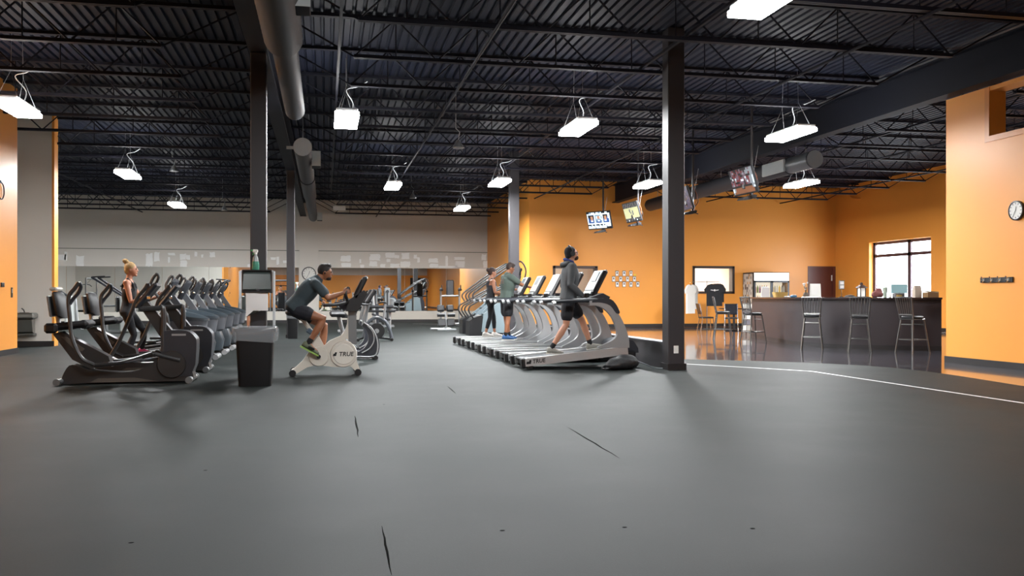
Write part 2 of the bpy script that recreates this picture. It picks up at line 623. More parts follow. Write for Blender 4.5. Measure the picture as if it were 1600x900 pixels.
PT = [(95, 402, 14, 8), (103, 400, 4, 14), (125, 408, 11, 17), (233, 406, 10, 20), (245, 401, 8, 14), (268, 397, 10, 4), (264, 406, 3, 9), (286, 401, 9, 9),
      (294, 402, 6, 7), (287, 412, 10, 10), (306, 397, 4, 7), (316, 400, 3, 5), (332, 398, 8, 8), (391, 416, 8, 6), (427, 404, 8, 4), (434, 407, 4, 12), (446, 409, 7, 4),
      (540, 404, 15, 9), (541, 414, 14, 6), (563, 408, 3, 6), (566, 416, 6, 5), (586, 402, 16, 10), (583, 412, 12, 8), (598, 415, 8, 5), (609, 399, 14, 8), (607, 407, 6, 5),
      (620, 401, 7, 5), (617, 415, 14, 6), (634, 400, 12, 9), (633, 413, 15, 9), (649, 401, 5, 6), (654, 406, 4, 8), (677, 407, 14, 7), (678, 415, 13, 6),
      (698, 408, 4, 16), (718, 404, 16, 5), (719, 413, 14, 10), (756, 402, 7, 9), (759, 413, 8, 10), (700, 417, 30, 3)]
for i, (x, y, w, h) in enumerate(PT):
    patch(x, y, w, h, i)

wi = MB().bb(7.2, 7.5, YF + 0.25, YB + 0.3, 0, ZD + 0.05).build('wall_inner', M_ORANGE)
struct(wi, 'orange return wall beside the mirrors')
struct(MB().bb(7.18, 7.2, YF, YB - 0.02, 0, 0.12).build('baseboard_inner', M_BASE), 'black cove base on the orange return wall')
W1 = (8.1, 9.75, 1.2, 2.24)
W2 = (13.5, 15.15, 1.27, 2.27)
DR = (18.28, 19.28, -0.006, 2.27)
wf = wall_with_holes('x', 7.2, XR + 0.3, YF, YF + 0.25, 0, ZD + 0.05, [W1, W2, DR]).build('wall_front', M_ORANGE)
struct(wf, 'tall orange wall behind the bar')
bf = MB()
bf.bb(7.2, DR[0] - 0.06, YF - 0.02, YF, 0, 0.13)
struct(bf.build('baseboard_front', M_BASE), 'black cove base along the tall orange wall')
WR = (25.9, 29.3, 0.95, 3.1)
wr = wall_with_holes('y', -2.0, YF + 0.25, XR, XR + 0.3, 0, ZD + 0.05, [WR]).build('wall_right', M_ORANGE)
struct(wr, 'orange wall with the bright daylight window')
struct(MB().bb(XR - 0.02, XR, 0, YF - 0.02, 0, 0.13).build('baseboard_right', M_BASE), 'black cove base under the daylight window')
# near wall with the clock
MZ = (7.5, 12.7, 3.76, 4.5)
wn = wall_with_holes('y', YR, 13.75, 10.6, 10.9, 0, 4.57, [MZ]).build('wall_near', M_ORANGE)
struct(wn, 'orange wall with coat hooks and clock')
tr = MB()
for (y0, y1, z0, z1) in ((MZ[0], MZ[1] + 0.1, MZ[2] - 0.09, MZ[2]), (MZ[1], MZ[1] + 0.1, MZ[2], 4.56)):
    tr.bb(10.585, 10.6, y0, y1, z0, z1)
M_ORANGE2 = mat('orange_trim_paint', 'D98A3C', 0.4)
struct(tr.build('trim_1', M_ORANGE2), 'trim around the high opening in the orange wall')
bn = MB(); bn.bb(10.58, 10.6, YR, 13.75, -0.006, 0.11); bn.bb(10.58, 10.9, 13.75, 13.77, -0.006, 0.11)
struct(bn.build('baseboard_near', M_BASE), 'black cove base under the coat hooks')
# left side
wl = MB().bb(-6.42, -6.1, YR, 19.8, 0, ZD + 0.05).build('wall_left', M_ORANGE)
struct(wl, 'orange wall with switches and a thermostat')
struct(MB().bb(-6.1, -6.08, YR, 19.82, 0, 0.11).build('baseboard_left', M_BASE), 'black cove base under the switches')
wa = MB(); wa.bb(XL, -6.17, 22.4, 22.7, 0, ZD + 0.05)
wal = wa.build('wall_alcove', M_BEIGE)
struct(wal, 'greige wall behind the drinking fountain')
MB().bb(-6.17, -6.12, 22.4, 22.7, 0, ZD).build('wall_end', M_ORANGE, wal)
struct(MB().bb(XL, -6.12, 22.38, 22.4, 0, 0.12).build('baseboard_alcove', M_BASE), 'black cove base under the drinking fountain')
struct(MB().bb(-9.3, -9.0, 19.0, 22.4, 0, ZD).build('wall_corridor', M_BEIGE), 'greige wall closing the alcove')
struct(MB().bb(-9.0, -6.42, 19.0, 19.3, 0, ZD).build('wall_corridor_side', M_BEIGE), 'greige side of the alcove')
struct(MB().bb(XL - 0.3, XL, YR, YB, 0, ZD + 0.05).build('wall_far_left', M_BEIGE), 'greige outer wall past the strength machines')
wre = MB().bb(XL, XR + 0.3, YR - 0.3, YR, 0, ZD + 0.05).build('wall_rear', M_BEIGE)
struct(wre, 'end wall seen in the mirrors')
MB().bb(-6.1, 10.6, YR, YR + 0.02, 0, 3.35).build('orange_band', M_ORANGE, wre)
struct(MB().bb(10.9, XR, -2.0, -1.7, 0, ZD).build('wall_side_room', M_BEIGE), 'wall closing the side room')
# low dark wall in front of the treadmills
lw = MB(); lw.bb(5.28, 5.46, 13.45, 24.9, 0, 0.40); lw.bb(5.25, 5.49, 13.45, 24.9, 0.40, 0.425)
struct(lw.build('wall_low', M_COLUMN), 'knee-high dark wall in front of the treadmills')

cd_ = [V(px(1313, 287, 33.6)), V(px(1306, 299, 33.6)), V(px(1304, 306, 33.6)), V(px(1307, 309, 33.4)), V(px(1318, 309.5, 33.0))]
for q in cd_: q.x = XR - 0.03
MB().tube(spline(cd_, 4), 0.022, 8).build('conduit', M_ORANGE2, wr)
# columns
for (cx, cy, lab) in ((XG1, 13.3, 'charcoal steel column with the towel dispenser'), (XG1, 25.5, 'charcoal steel column by the wall clock on the greige pilaster'),
                      (5.37, 13.3, 'wide charcoal steel column where the knee-high wall ends'), (5.37, 25.5, 'charcoal steel column in front of the orange return wall')):
    mb = MB()
    w = 0.11 if cx < 0 else 0.135
    mb.bb(cx - w, cx + w, cy - w, cy + w, 0, 4.62 if cx < 0 else ZD, bev=0.012)
    c = mb.build('column', M_COLUMN)
    MB().bb(cx - w - 0.02, cx + w + 0.02, cy - w - 0.02, cy + w + 0.02, 0, 0.1).build('column_base', M_BASE, c)
    struct(c, lab)
    if cx > 0 and cy < 20:
        MB().bb(cx - 0.05, cx + 0.03, cy - w - 0.006, cy - w, 0.26, 0.38, bev=0.003).build('outlet_plate', M_WHITEP, c)

# mirrors: one thing per panel
xs = [XL + 0.3 + i * 1.87 for i in range(7)] + [-1.1]
xs = [-14.2, -12.33, -10.46, -8.59, -6.72, -4.85, -2.98, -1.12]
mi = 0
names = ['first', 'second', 'third', 'fourth', 'fifth', 'sixth', 'seventh']
for i in range(len(xs) - 1):
    m = MB().bb(xs[i] + 0.004, xs[i + 1] - 0.004, YB - 0.018, YB - 0.006, 0.5, 2.4, bev=0.003).build('wall_mirror', M_MIRROR)
    tag(m, f'{names[len(xs) - 2 - i]} mirror panel from the greige pilaster, on the strength machine side', 'mirror', 'mirror panels along the end wall')
xs2 = [-0.26, 1.6, 3.46, 5.32, 7.17]
for i in range(4):
    m = MB().bb(xs2[i] + 0.004, xs2[i + 1] - 0.004, YB - 0.018, YB - 0.006, 0.5, 2.4, bev=0.003).build('wall_mirror', M_MIRROR)
    tag(m, f'{names[3 - i]} mirror panel from the orange return wall, above the kick panel', 'mirror', 'mirror panels along the end wall')

# ------------------------------------------------------------------ windows, door, office behind the pass-through openings
def casement(name, W, lab, fr):
    x0, x1, z0, z1 = W
    f = MB(); t = 0.07
    f.bb(x0 - 0.02, x0 + t, YF - 0.03, YF + 0.27, z0 - 0.02, z1 + 0.02)
    f.bb(x1 - t, x1 + 0.02, YF - 0.03, YF + 0.27, z0 - 0.02, z1 + 0.02)
    f.bb(x0, x1, YF - 0.03, YF + 0.27, z1 - t, z1 + 0.02)
    f.bb(x0, x1, YF - 0.03, YF + 0.27, z0 - 0.02, z0 + t)
    o = f.build(name, fr)
    struct(o, lab)
    MB().bb(x0 + t, x1 - t, YF + 0.18, YF + 0.19, z0 + t, z1 - t).build('pane', M_GLASS, o)
casement('window_1', W1, 'dark framed interior window behind the walking man', M_DARKFRAME)
casement('window_2', W2, 'dark framed interior window behind the hanging shirts', mat('black_frame', '2A2424', 0.4))
# bright office beyond the interior windows
M_OFFICE = mat('office_wall_paint', 'EFE6D8', 0.6)
of = MB()
of.bb(7.5, XR, YF + 3.0, YF + 3.2, 0, 3.0); of.bb(7.5, XR, YF + 0.25, YF + 3.0, 2.8, 3.0)
of.bb(11.4, 11.5, YF + 0.25, YF + 3.0, 0, 2.8); of.bb(17.6, 17.7, YF + 0.25, YF + 3.0, 0, 2.8)
struct(of.build('wall_office', M_OFFICE), 'pale office walls beyond the interior windows')
for cx, pw in ((9.0, 45), (14.4, 420)):
    L = bpy.data.lights.new('office_ceiling_light', 'AREA'); L.energy = pw; L.size = 1.2; L.color = (1, 0.95, 0.88)
    o = bpy.data.objects.new('office_light', L); COL.objects.link(o); o.location = (cx, YF + 1.4, 2.78)
d = thing('door_1', 'maroon flush door in the corner of the tall orange wall', 'door', (0, 0, 0))
tag(d, kind='structure'); del d['category']
MB().bb(DR[0], DR[1], YF + 0.02, YF + 0.07, 0.0, DR[3] - 0.02).build('door_leaf', M_MAROON, d)
f = MB(); f.bb(DR[0] - 0.06, DR[0], YF - 0.015, YF + 0.2, -0.006, DR[3] + 0.04); f.bb(DR[1], XR - 0.003, YF - 0.015, YF + 0.2, -0.006, DR[3] + 0.04); f.bb(DR[0], DR[1], YF - 0.015, YF + 0.2, DR[3] - 0.02, DR[3] + 0.04)
f.build('door_frame', M_MAROON, d)
MB().bb(DR[1] - 0.05, DR[1] - 0.02, YF - 0.01, YF + 0.02, 1.75, 1.97).build('closer_plate', M_WHITEP, d)
MB().bb(DR[1] - 0.1, DR[1] - 0.04, YF - 0.02, YF + 0.02, 0.98, 1.1).build('door_handle', M_CHROME, d)

# daylight window
f = MB(); xo = XR + 0.17
M_WFRAME = mat('aubergine_window_frame', '46303A', 0.4)
def wbar(y0, y1, z0, z1):
    f.bb(xo, xo + 0.07, y0, y1, z0, z1)
wbar(WR[0], WR[0] + 0.1, WR[2], WR[3]); wbar(WR[1] - 0.12, WR[1], WR[2], WR[3])
wbar(WR[0], WR[1], WR[3] - 0.1, WR[3]); wbar(WR[0], WR[1], WR[2], WR[2] + 0.06)
ymid = 27.25
wbar(ymid - 0.08, ymid + 0.08, WR[2], WR[3]); wbar(WR[0], WR[1], 2.55, 2.66)
win = f.build('window_3', M_WFRAME)
struct(win, 'two-light daylight window with aubergine frame above the bar')
for y0, y1 in ((WR[0] + 0.1, ymid - 0.08), (ymid + 0.08, WR[1] - 0.12)):
    for z0, z1 in ((WR[2] + 0.06, 2.55), (2.66, WR[3] - 0.1)):
        MB().bb(xo + 0.03, xo + 0.04, y0, y1, z0, z1).build('pane', M_GLASS, win)
MB().bb(XR - 0.02, XR + 0.17, WR[0], WR[1], WR[2] - 0.03, WR[2]).build('window_sill', mat('sill_paint', 'E7D9C6', 0.4), win)
Lp = bpy.data.lights.new('window_daylight_portal', 'AREA'); Lp.shape = 'RECTANGLE'; Lp.size = WR[1] - WR[0]; Lp.size_y = WR[3] - WR[2]
Lp.cycles.is_portal = True
op = bpy.data.objects.new('window_portal', Lp); COL.objects.link(op)
op.location = (XR + 0.32, (WR[0] + WR[1]) / 2, (WR[2] + WR[3]) / 2); op.rotation_euler = (PI / 2, 0, PI / 2)

# ------------------------------------------------------------------ high bay lights
LSP = [(-4.9, 15.9), (-4.85, 24.0), (-4.86, 31.7), (0.36, 15.8), (1.84, 25.0), (4.66, 30.9), (4.5, 15.7), (4.6, 23.7), (8.65, 23.3), (8.6, 15.5), (12.7, 22.3), (4.46, 8.4),
       (-3.0, -8.0), (4.5, -8.0), (-10.5, 31.7), (15.8, 16.5), (0.5, 7.4)]
LLAB = ['near the drinking fountain wall', 'above the row of ellipticals', 'nearest the mirrors on the ellipticals side', 'beside the end cap of the long duct', 'over the spin bike',
        'closest to the mirrors by the orange return wall', 'over the aisle between bikes and treadmills, large', 'against the column by the orange return wall', 'between the two small televisions and the wide column',
        'hanging beyond the wide column, next to the roof girder', 'over the bar end, under the long roof girder', 'cut by the top edge of the picture']
ZL = 4.2
LLAB2 = [         'the rear floor, duct side', 'the rear floor, coat hook side', 'the strength corner behind the greige wall', 'the room behind the coat hooks', 'the floor before the bike']
def make_lamp():
    r = thing('high_bay_light', 'lamp', 'light')
    b = MB()
    b.box((0, 0, 0.065), (0.36, 1.22, 0.07), bev=0.015)
    b.build('housing', M_LAMPBODY, r)
    MB().box((0, 0, 0.0), (0.40, 1.24, 0.07), bev=0.008).build('diffuser', M_LAMP, r)
    for sy in (-1, 1):
        w = MB()
        w.tube([(0.15, 0.48 * sy, 0.07), (0.0, 0.3 * sy, 0.55), (-0.15, 0.48 * sy, 0.07)], 0.006, 4)
        w.tube([(0, 0.3 * sy, 0.55), (0.0, 0.26 * sy, ZD - ZL + 0.02)], 0.006, 4)
        w.build('hanger_cable', M_WIRE, r)
    c = MB(); c.tube(spline([(0.05, 0.1, 0.08), (0.12, 0.05, 0.3), (0.0, -0.1, 0.5), (0.2, -0.2, 0.55), (0.35, -0.3, 0.62)], 5), 0.009, 5)
    c.build('power_cord', M_WIRE, r)
    return r
lamp0 = make_lamp()
ld = bpy.data.lights.new('high_bay_down', 'AREA'); ld.shape = 'RECTANGLE'; ld.size = 0.38; ld.size_y = 1.2; ld.energy = LAMP_DOWN; ld.color = (0.96, 0.985, 1.0); ld.spread = PI
lu = bpy.data.lights.new('high_bay_up', 'AREA'); lu.shape = 'RECTANGLE'; lu.size = 0.3; lu.size_y = 1.0; lu.energy = LAMP_UP
LDIM = {0: 0.42, 1: 0.9, 2: 2.2, 4: 1.5, 5: 2.1, 7: 1.5, 8: 2.3, 9: 0.3, 10: 2.2, 11: 0.36, 16: 0.48}     # uneven outputs added to balance wall and floor brightness; the fixtures are alike
LVAR = {}
for f_ in set(LDIM.values()):
    LVAR[f_] = ld.copy(); LVAR[f_].energy = LAMP_DOWN * f_
for i, (x, y) in enumerate(LSP):
    lab = 'white high bay light ' + (LLAB[i] if i < len(LLAB) else 'out of the picture over ' + LLAB2[i - len(LLAB)])
    if i == 0:
        r = lamp0; r.location = (x, y, ZL); r['label'] = lab; r['group'] = 'high bay lights'
    else:
        r = dup(lamp0, (x, y, ZL), None, lab, 'high bay lights')
    a = bpy.data.objects.new('lamp_light', LVAR[LDIM[i]] if i in LDIM else ld); COL.objects.link(a); a.parent = r; a.location = (0, 0, -0.04)
    b = bpy.data.objects.new('lamp_uplight', lu); COL.objects.link(b); b.parent = r; b.location = (0, 0, 0.11); b.rotation_euler = (PI, 0, 0)

# ------------------------------------------------------------------ ducts
def duct(name, lab, x, z, secs, m0=None):
    """secs: (y0, y1, r)"""
    r0 = thing(name, lab, 'duct', (x, secs[0][0], z))
    y00 = secs[0][0]
    for (y0, y1, r) in secs:
        mb = MB(); n = max(2, int((y1 - y0) / 0.09))
        pts = []; rr = []
        for i in range(n + 1):
            y = y0 + (y1 - y0) * i / n
            pts.append((0, y - y00, 0)); rr.append(r * (1.0 if i % 2 else 0.985))
        mb.tube(pts, rr, 20)
        mb.build('spiral_section', m0 if m0 and y0 == y00 else M_DUCT, r0, angle=60)
        MB().tube([(0, y0 - y00 - 0.03, 0), (0, y0 - y00 + 0.03, 0)], r * 1.04, 20).build('joint_band', M_DUCT, r0)
    return r0
d1 = duct('air_duct', 'large dark spiral duct beside the roof girder, running off the top of the picture', -0.5, 4.3, [(3.0, 11.3, 0.235), (11.3, 15.6, 0.165)])
MB().cyl((0, 12.6, 0), (0, 12.64, 0), 0.16, 20).build('end_cap', M_DUCTCAP, d1)
def grille(par, x, y, z, sx=0.14, sy=0.34, sz=0.3):
    g = MB().box((x, y, z), (sx, sy, sz), bev=0.01).build('diffuser_box', M_GIRDER, par)
    MB().box((x, y - sy / 2 - 0.006, z), (sx, 0.012, sz)).build('grille_face', M_GRILLE, g)
grille(d1, 0.27, 6.75, 0.02, 0.16)
d2 = duct('air_duct', 'dark spiral duct with a pale round end cap, running back to the mirrors', -0.47, 4.33, [(19.6, 24.6, 0.19), (24.6, 29.0, 0.2), (29.0, 37.0, 0.17)])
MB().cyl((0, -0.035, 0), (0, 0.0, 0), 0.195, 24).build('end_cap', M_DUCTCAP, d2)
grille(d2, 0.27, 1.6, -0.03, 0.2, 0.5, 0.34)
MB().bb(-0.34, -0.19, 0.1, 0.16, -0.03, 0.03).build('strut', M_DUCTCAP, d2)
grille(d2, 0.26, 16.5, -0.05, 0.2, 0.5, 0.3)
d3 = duct('air_duct', 'dark spiral duct with a grey end, above the televisions', 11.1, 4.33, [(18.9, 20.0, 0.2), (20.0, 29.6, 0.21)], mat('galvanised_duct', '6E7478', 0.4, metal=0.3))
MB().cyl((0, -0.035, 0), (0, 0.0, 0), 0.205, 24).build('end_cap', M_DUCTCAP, d3)
MB().bb(-0.235, -0.18, 1.0, 2.1, -0.15, 0.15, bev=0.01).build('grille_face', M_GRILLE, d3)
MB().cyl((0, 10.7, 0), (0, 10.73, 0), 0.21, 8).build('end_cap', M_DUCTCAP, d3)
for dd, ys in ((d1, (1.5, 4.5, 7.5, 10.5)), (d2, (0.25, 5, 10, 15)), (d3, (0.4, 5, 10))):
    for yy in ys:
        MB().cyl((0, yy, 0.16), (0, yy, 1.0), 0.008, 5).build('hanger_rod', M_WIRE, dd)

d4 = duct('air_duct', 'pale duct glimpsed through the high opening in the near orange wall', 12.6, 4.25, [(6.0, 12.4, 0.28)], mat('galvanised_duct', '6E7478', 0.4, metal=0.3))
MB().cyl((0, 0.5, 0.2), (0, 0.5, 1.08), 0.008, 5).build('hanger_rod', M_WIRE, d4)
# things that hang from the joists
def pendant(x, y, z, lab):
    r = thing('pendant_speaker', lab, 'speaker', (x, y, z), 0, 'hanging speakers')
    MB().lathe([(0.11, 0.0), (0.115, 0.02), (0.09, 0.07), (0.04, 0.15), (0.03, 0.17)], (0, 0, 0), 14).build('shade', M_SILVERD, r)
    w = MB(); w.tube([(0, 0, 0.17), (0.03, 0, 0.33), (-0.05, 0, 0.4)], 0.01, 5); w.tube([(-0.05, 0, 0.4), (-0.05, 0, ZD + 0.02 - z)], 0.006, 4)
    w.build('chain', M_WIRE, r)
p = px(716, 232, 18.0); pendant(p[0], p[1], p[2], 'bell shaped hanging speaker in the middle of the dark ceiling')
p = px(272, 268, 24.0); pendant(p[0], p[1], p[2], 'bell shaped hanging speaker between two lights over the ellipticals')
p = px(645, 310, 30.0); pendant(p[0], p[1], p[2], 'bell shaped hanging speaker near the mirrors')
p = px(350, 328, 32.0); pendant(p[0], p[1], p[2] - 0.02, 'dark bell shaped hanging speaker against the greige end wall')
p = px(530, 325, 36.0)
e = thing('emergency_light', 'white emergency light box hanging near the long duct', 'light', (p[0], p[1], p[2]))
MB().box((0, 0, 0), (0.5, 0.12, 0.2), bev=0.02).build('box_body', M_WHITEP, e)
for s in (-0.14, 0.14):
    MB().cyl((s, 0, 0.1), (s, -0.02, 0.2), 0.06, 10).build('lamp_head', M_WHITEP, e)
MB().cyl((0, 0, 0.1), (0, 0, ZD + 0.02 - p[2]), 0.012, 6).build('stem', M_WIRE, e)
# ------------------------------------------------------------------ treadmills (local: +X forward, rear at x = 0, rails at y = +-0.42)
ORD = ['first', 'second', 'third', 'fourth', 'fifth', 'sixth', 'seventh', 'eighth', 'ninth']
def make_treadmill(slope=0.0):
    r = thing('treadmill', 't', 'treadmill')
    R = Matrix.Rotation(-math.atan(slope), 4, 'Y')
    def up(mb):
        return mb.xform(R)
    L = 1.72
    for s in (-1, 1):
        y = 0.40 * s
        prof = [(0.03, 0.05), (L, 0.05), (L, 0.155), (L - 0.02, 0.175), (0.05, 0.175), (0.03, 0.15)]
        up(MB().prism(prof, y - 0.065, y + 0.065)).build('side_rail', M_ALU, r)
        o = up(MB().box((0.01, y, 0.105), (0.07, 0.145, 0.16), bev=0.02)).build('rail_end_cap', M_BLACK, r)
        up(MB().cyl((0.12, y - 0.03, 0.035), (0.12, y + 0.03, 0.035), 0.035, 12)).build('rear_roller', M_BLACK, r)
        if s < 0:
            M = R @ Matrix.Translation((0.20, y - 0.067, 0.115)) @ Matrix.Rotation(PI / 2, 4, 'X')
            text_mesh('logo', 'TRUE', 0.085, M_BLACK, r, M @ Matrix.Translation((0.05, 0, 0)), 0.001)
            up(MB().prism([(0.045, 0.085), (0.12, 0.085), (0.135, 0.145), (0.10, 0.145), (0.095, 0.125), (0.055, 0.125)], y - 0.0675, y - 0.0655)).build('emblem', M_BLACK, r)
    up(MB().box((0.88, 0, 0.135), (1.66, 0.66, 0.03), bev=0.01)).build('running_belt', M_BELT, r)
    up(MB().box((0.88, 0, 0.08), (1.6, 0.6, 0.06))).build('deck', M_BLACK, r)
    # motor hood and base
    hood = [(1.52, 0.14), (1.56, 0.24), (1.7, 0.29), (1.85, 0.26), (1.93, 0.12), (1.93, 0.05), (1.52, 0.05)]
    up(MB().prism(spline2(hood[:5], 3) + hood[5:], -0.36, 0.36)).build('motor_hood', M_CHAR, r)
    z0 = slope * 1.75
    MB().bb(1.66, 1.86, -0.40, 0.40, 0.0, 0.10 + z0, bev=0.02).build('front_base', M_BLACK, r)
    for s in (-1, 1):
        y = 0.43 * s
        # the big silver arc: hooks off the deck, sweeps up and back to the hand rail
        outer = spline2([(1.72, 0.19), (1.71, 0.36), (1.64, 0.62), (1.52, 0.86), (1.36, 1.02), (1.20, 1.075), (1.06, 1.08)], 5)
        inner = spline2([(1.06, 0.99), (1.18, 0.985), (1.30, 0.93), (1.42, 0.79), (1.50, 0.60), (1.52, 0.45), (1.46, 0.35), (1.33, 0.27), (1.22, 0.22), (1.20, 0.19)], 5)
        MB().prism([(x, z + z0 * 0.9 * max(0, (1.08 - z)) ) for x, z in outer + inner], y - 0.045, y + 0.045).build('upright_arc', M_SILVER, r)
        rail = MB().tube(spline([(0.50, y, 1.05), (0.58, y, 1.075), (1.05, y, 1.09), (1.35, y, 1.08)], 4), 0.036, 10)
        h = rail.build('hand_rail', M_CHAR, r)
        MB().tube([(0.47, y, 1.035), (0.515, y, 1.055)], 0.041, 10).build('rail_cap', M_ALU, h)
        MB().prism(spline2([(1.1, 1.09), (1.3, 1.12), (1.45, 1.08), (1.56, 0.9), (1.5, 0.88), (1.4, 1.0), (1.25, 1.05), (1.1, 1.05)], 3), y - 0.05, y + 0.05).build('arc_cover', M_CHAR, r)
    MB().prism([(1.02, 1.05), (1.36, 1.05), (1.42, 1.14), (1.3, 1.2), (1.05, 1.12)], -0.42, 0.42).build('dashboard', M_CHAR, r)
    MB().cyl((1.0, -0.36, 1.13), (1.0, 0.36, 1.13), 0.022, 8).build('grip_bar', M_BLACK, r)
    # console: tilted slab
    cm = Matrix.Translation((1.27, 0, 1.37)) @ Matrix.Rotation(math.radians(-62), 4, 'Y')
    c = MB().box((0, 0, -0.03), (0.50, 0.56, 0.075), bev=0.03).xform(cm).build('console', M_BLACK, r)
    MB().box((0.04, 0, 0.012), (0.36, 0.46, 0.012), bev=0.005).xform(cm).build('console_face', M_CONSOLE, c)
    MB().box((0.1, 0, 0.022), (0.17, 0.26, 0.01)).xform(cm).build('display', mat('lcd', '8E979B', 0.2), c)
    MB().box((-0.19, 0, 0.014), (0.06, 0.42, 0.02), bev=0.006).xform(cm).build('key_row', M_GREYP, c)
    for s in (-1, 1):
        MB().lathe([(0.04, 0), (0.045, 0.1), (0.038, 0.1), (0.035, 0.02)], (1.08, 0.25 * s, 1.1), 10).build('cup_holder', M_BLACK, r)
    return r
TY = [14.08 + 1.366 * k for k in range(6)]
TX = 3.03
t1 = make_treadmill(0.10)
t1.location = (TX, TY[0], 0)
tag(t1, 'inclined treadmill nearest the wide column, under the man in the grey hoodie', 'treadmill', 'treadmills in a row')
t2 = make_treadmill(0.015)
tlab = ['', 'empty treadmill beside the one with the hooded man', 'third treadmill of the row, between two empty ones', 'empty treadmill next to the man in the green tee',
        'treadmill under the man in the grey-green T-shirt', 'last treadmill of the row, under the woman in black tights']
for k in range(1, 6):
    if k == 1:
        t2.location = (TX, TY[k], 0); tag(t2, tlab[k], 'treadmill', 'treadmills in a row')
    else:
        dup(t2, (TX, TY[k], 0), None, tlab[k], 'treadmills in a row')

# ------------------------------------------------------------------ upright bike the man rides (local: +X forward, rear foot at x = 0)
def make_bike():
    r = thing('exercise_bike', 'b', 'exercise bike')
    fr = [(0.05, 0.06), (0.13, 0.03), (0.28, 0.12), (0.40, 0.15), (0.70, 0.115), (0.90, 0.125), (0.98, 0.045), (1.04, 0.06), (0.99, 0.2), (0.98, 0.36), (0.90, 0.48), (0.84, 0.50),
          (0.78, 0.58), (0.60, 0.50), (0.52, 0.43), (0.44, 0.58), (0.38, 0.585), (0.33, 0.38), (0.22, 0.22)]
    MB().prism(fr, -0.075, 0.075).build('frame_body', M_CREAM, r)
    for s in (-1, 1):
        y = 0.075 * s
        d = MB().tube([(0.80, y, 0.305), (0.80, y + 0.02 * s, 0.305)], [0.195, 0.185], 36).build('flywheel_cover', M_CREAM, r)
        MB().tube([(0.80, y + 0.02 * s, 0.305), (0.80, y + 0.028 * s, 0.305)], [0.15, 0.145], 32).build('cover_ring', mat('bike_cream_light', 'D6D1C7', 0.3), d)
        MB().tube([(0.445, y, 0.275), (0.445, y + 0.022 * s, 0.275)], [0.145, 0.135], 32).build('crank_cover', M_CREAM, r)
        an = math.radians(128) if s < 0 else math.radians(-52)
        p0 = V((0.445, y + 0.035 * s, 0.275)); p1 = p0 + V((math.cos(an) * 0.17, 0.012 * s, math.sin(an) * 0.17))
        MB().cyl(p0, p1, 0.017, 8).build('crank_arm', M_SILVERD, r)
        MB().cyl(p0 - V((0, 0.02 * s, 0)), p0 + V((0, 0.02 * s, 0)), 0.03, 14).build('crank_hub', M_BLACK, r)
        MB().box(p1 + V((0, 0.06 * s, 0)), (0.10, 0.1, 0.03), Euler((0, math.radians(25), 0)), bev=0.008).build('pedal', M_BLACK, r)
    M = Matrix.Translation((0.80, -0.1055, 0.305)) @ Matrix.Rotation(PI / 2, 4, 'X')
    text_mesh('logo', 'TRUE', 0.088, M_BLACK, r, M @ Matrix.Translation((0.035, 0, 0)), 0.001)
    MB().prism([(0.645, 0.28), (0.69, 0.28), (0.705, 0.335), (0.675, 0.335), (0.67, 0.315), (0.655, 0.315)], -0.1065, -0.1045).build('emblem', M_BLACK, r)
    for x, rr in ((0.08, 0.045), (1.0, 0.045)):
        st = MB().tube([(x, -0.27, 0.055), (x, 0.27, 0.055)], 0.034, 12).build('stabilizer', M_CREAM, r)
        for s in (-1, 1):
            MB().tube([(x, 0.23 * s, 0.052), (x, 0.29 * s, 0.052)], 0.05, 12).build('foot_cap', M_BLACK, st)
    # seat
    MB().tube([(0.40, 0, 0.55), (0.17, 0, 0.88)], 0.032, 10).build('seat_post', M_CREAM, r)
    MB().box((0.345, 0, 0.62), (0.17, 0.14, 0.075), Euler((0, math.radians(35), 0)), bev=0.02).build('post_collar', mat('bike_blue_grey', '4B6072', 0.4), r)
    seat = [[V((x, w * math.cos(a), z + h * math.sin(a))) for a in [2 * PI * k / 14 for k in range(14)]] for x, w, h, z in
            ((-0.03, 0.06, 0.02, 0.92), (0.0, 0.13, 0.045, 0.915), (0.08, 0.15, 0.05, 0.905), (0.18, 0.12, 0.045, 0.905), (0.27, 0.05, 0.04, 0.91), (0.33, 0.035, 0.03, 0.91), (0.35, 0.015, 0.012, 0.905))]
    MB().loft(seat).build('seat', M_BLACKSOFT, r)
    # mast, console, bars
    MB().prism([(0.87, 0.46), (0.99, 0.44), (0.985, 0.95), (0.865, 0.95)], -0.055, 0.055).build('mast', M_SILVERD, r)
    MB().prism(spline2([(0.74, 0.56), (0.80, 0.62), (0.85, 0.74), (0.87, 0.93), (0.90, 0.93), (0.90, 0.5)], 3), -0.05, 0.05).build('mast_fairing', M_CREAM, r)
    MB().prism([(0.83, 0.93), (1.0, 0.93), (1.14, 1.19), (1.09, 1.24), (0.99, 1.17), (0.86, 1.09)], -0.17, 0.17).build('console_back', M_BLACK, r)
    c = MB().box((1.04, 0, 1.27), (0.36, 0.34, 0.07), Euler((0, math.radians(-64), 0)), bev=0.02).build('console', M_BLACK, r)
    MB().box((1.0, 0, 1.28), (0.26, 0.28, 0.012), Euler((0, math.radians(-64), 0))).build('display', M_GLASSDARK, c)
    MB().box((1.12, 0, 1.42), (0.05, 0.3, 0.05), Euler((0, math.radians(-64), 0)), bev=0.015).build('console_lip', M_ALU, c)
    MB().prism([(0.66, 1.06), (0.83, 1.09), (0.9, 0.95), (0.80, 0.95)], -0.1, 0.1).build('bottle_pouch', mat('dark_purple_plastic', '2B2233', 0.4), r)
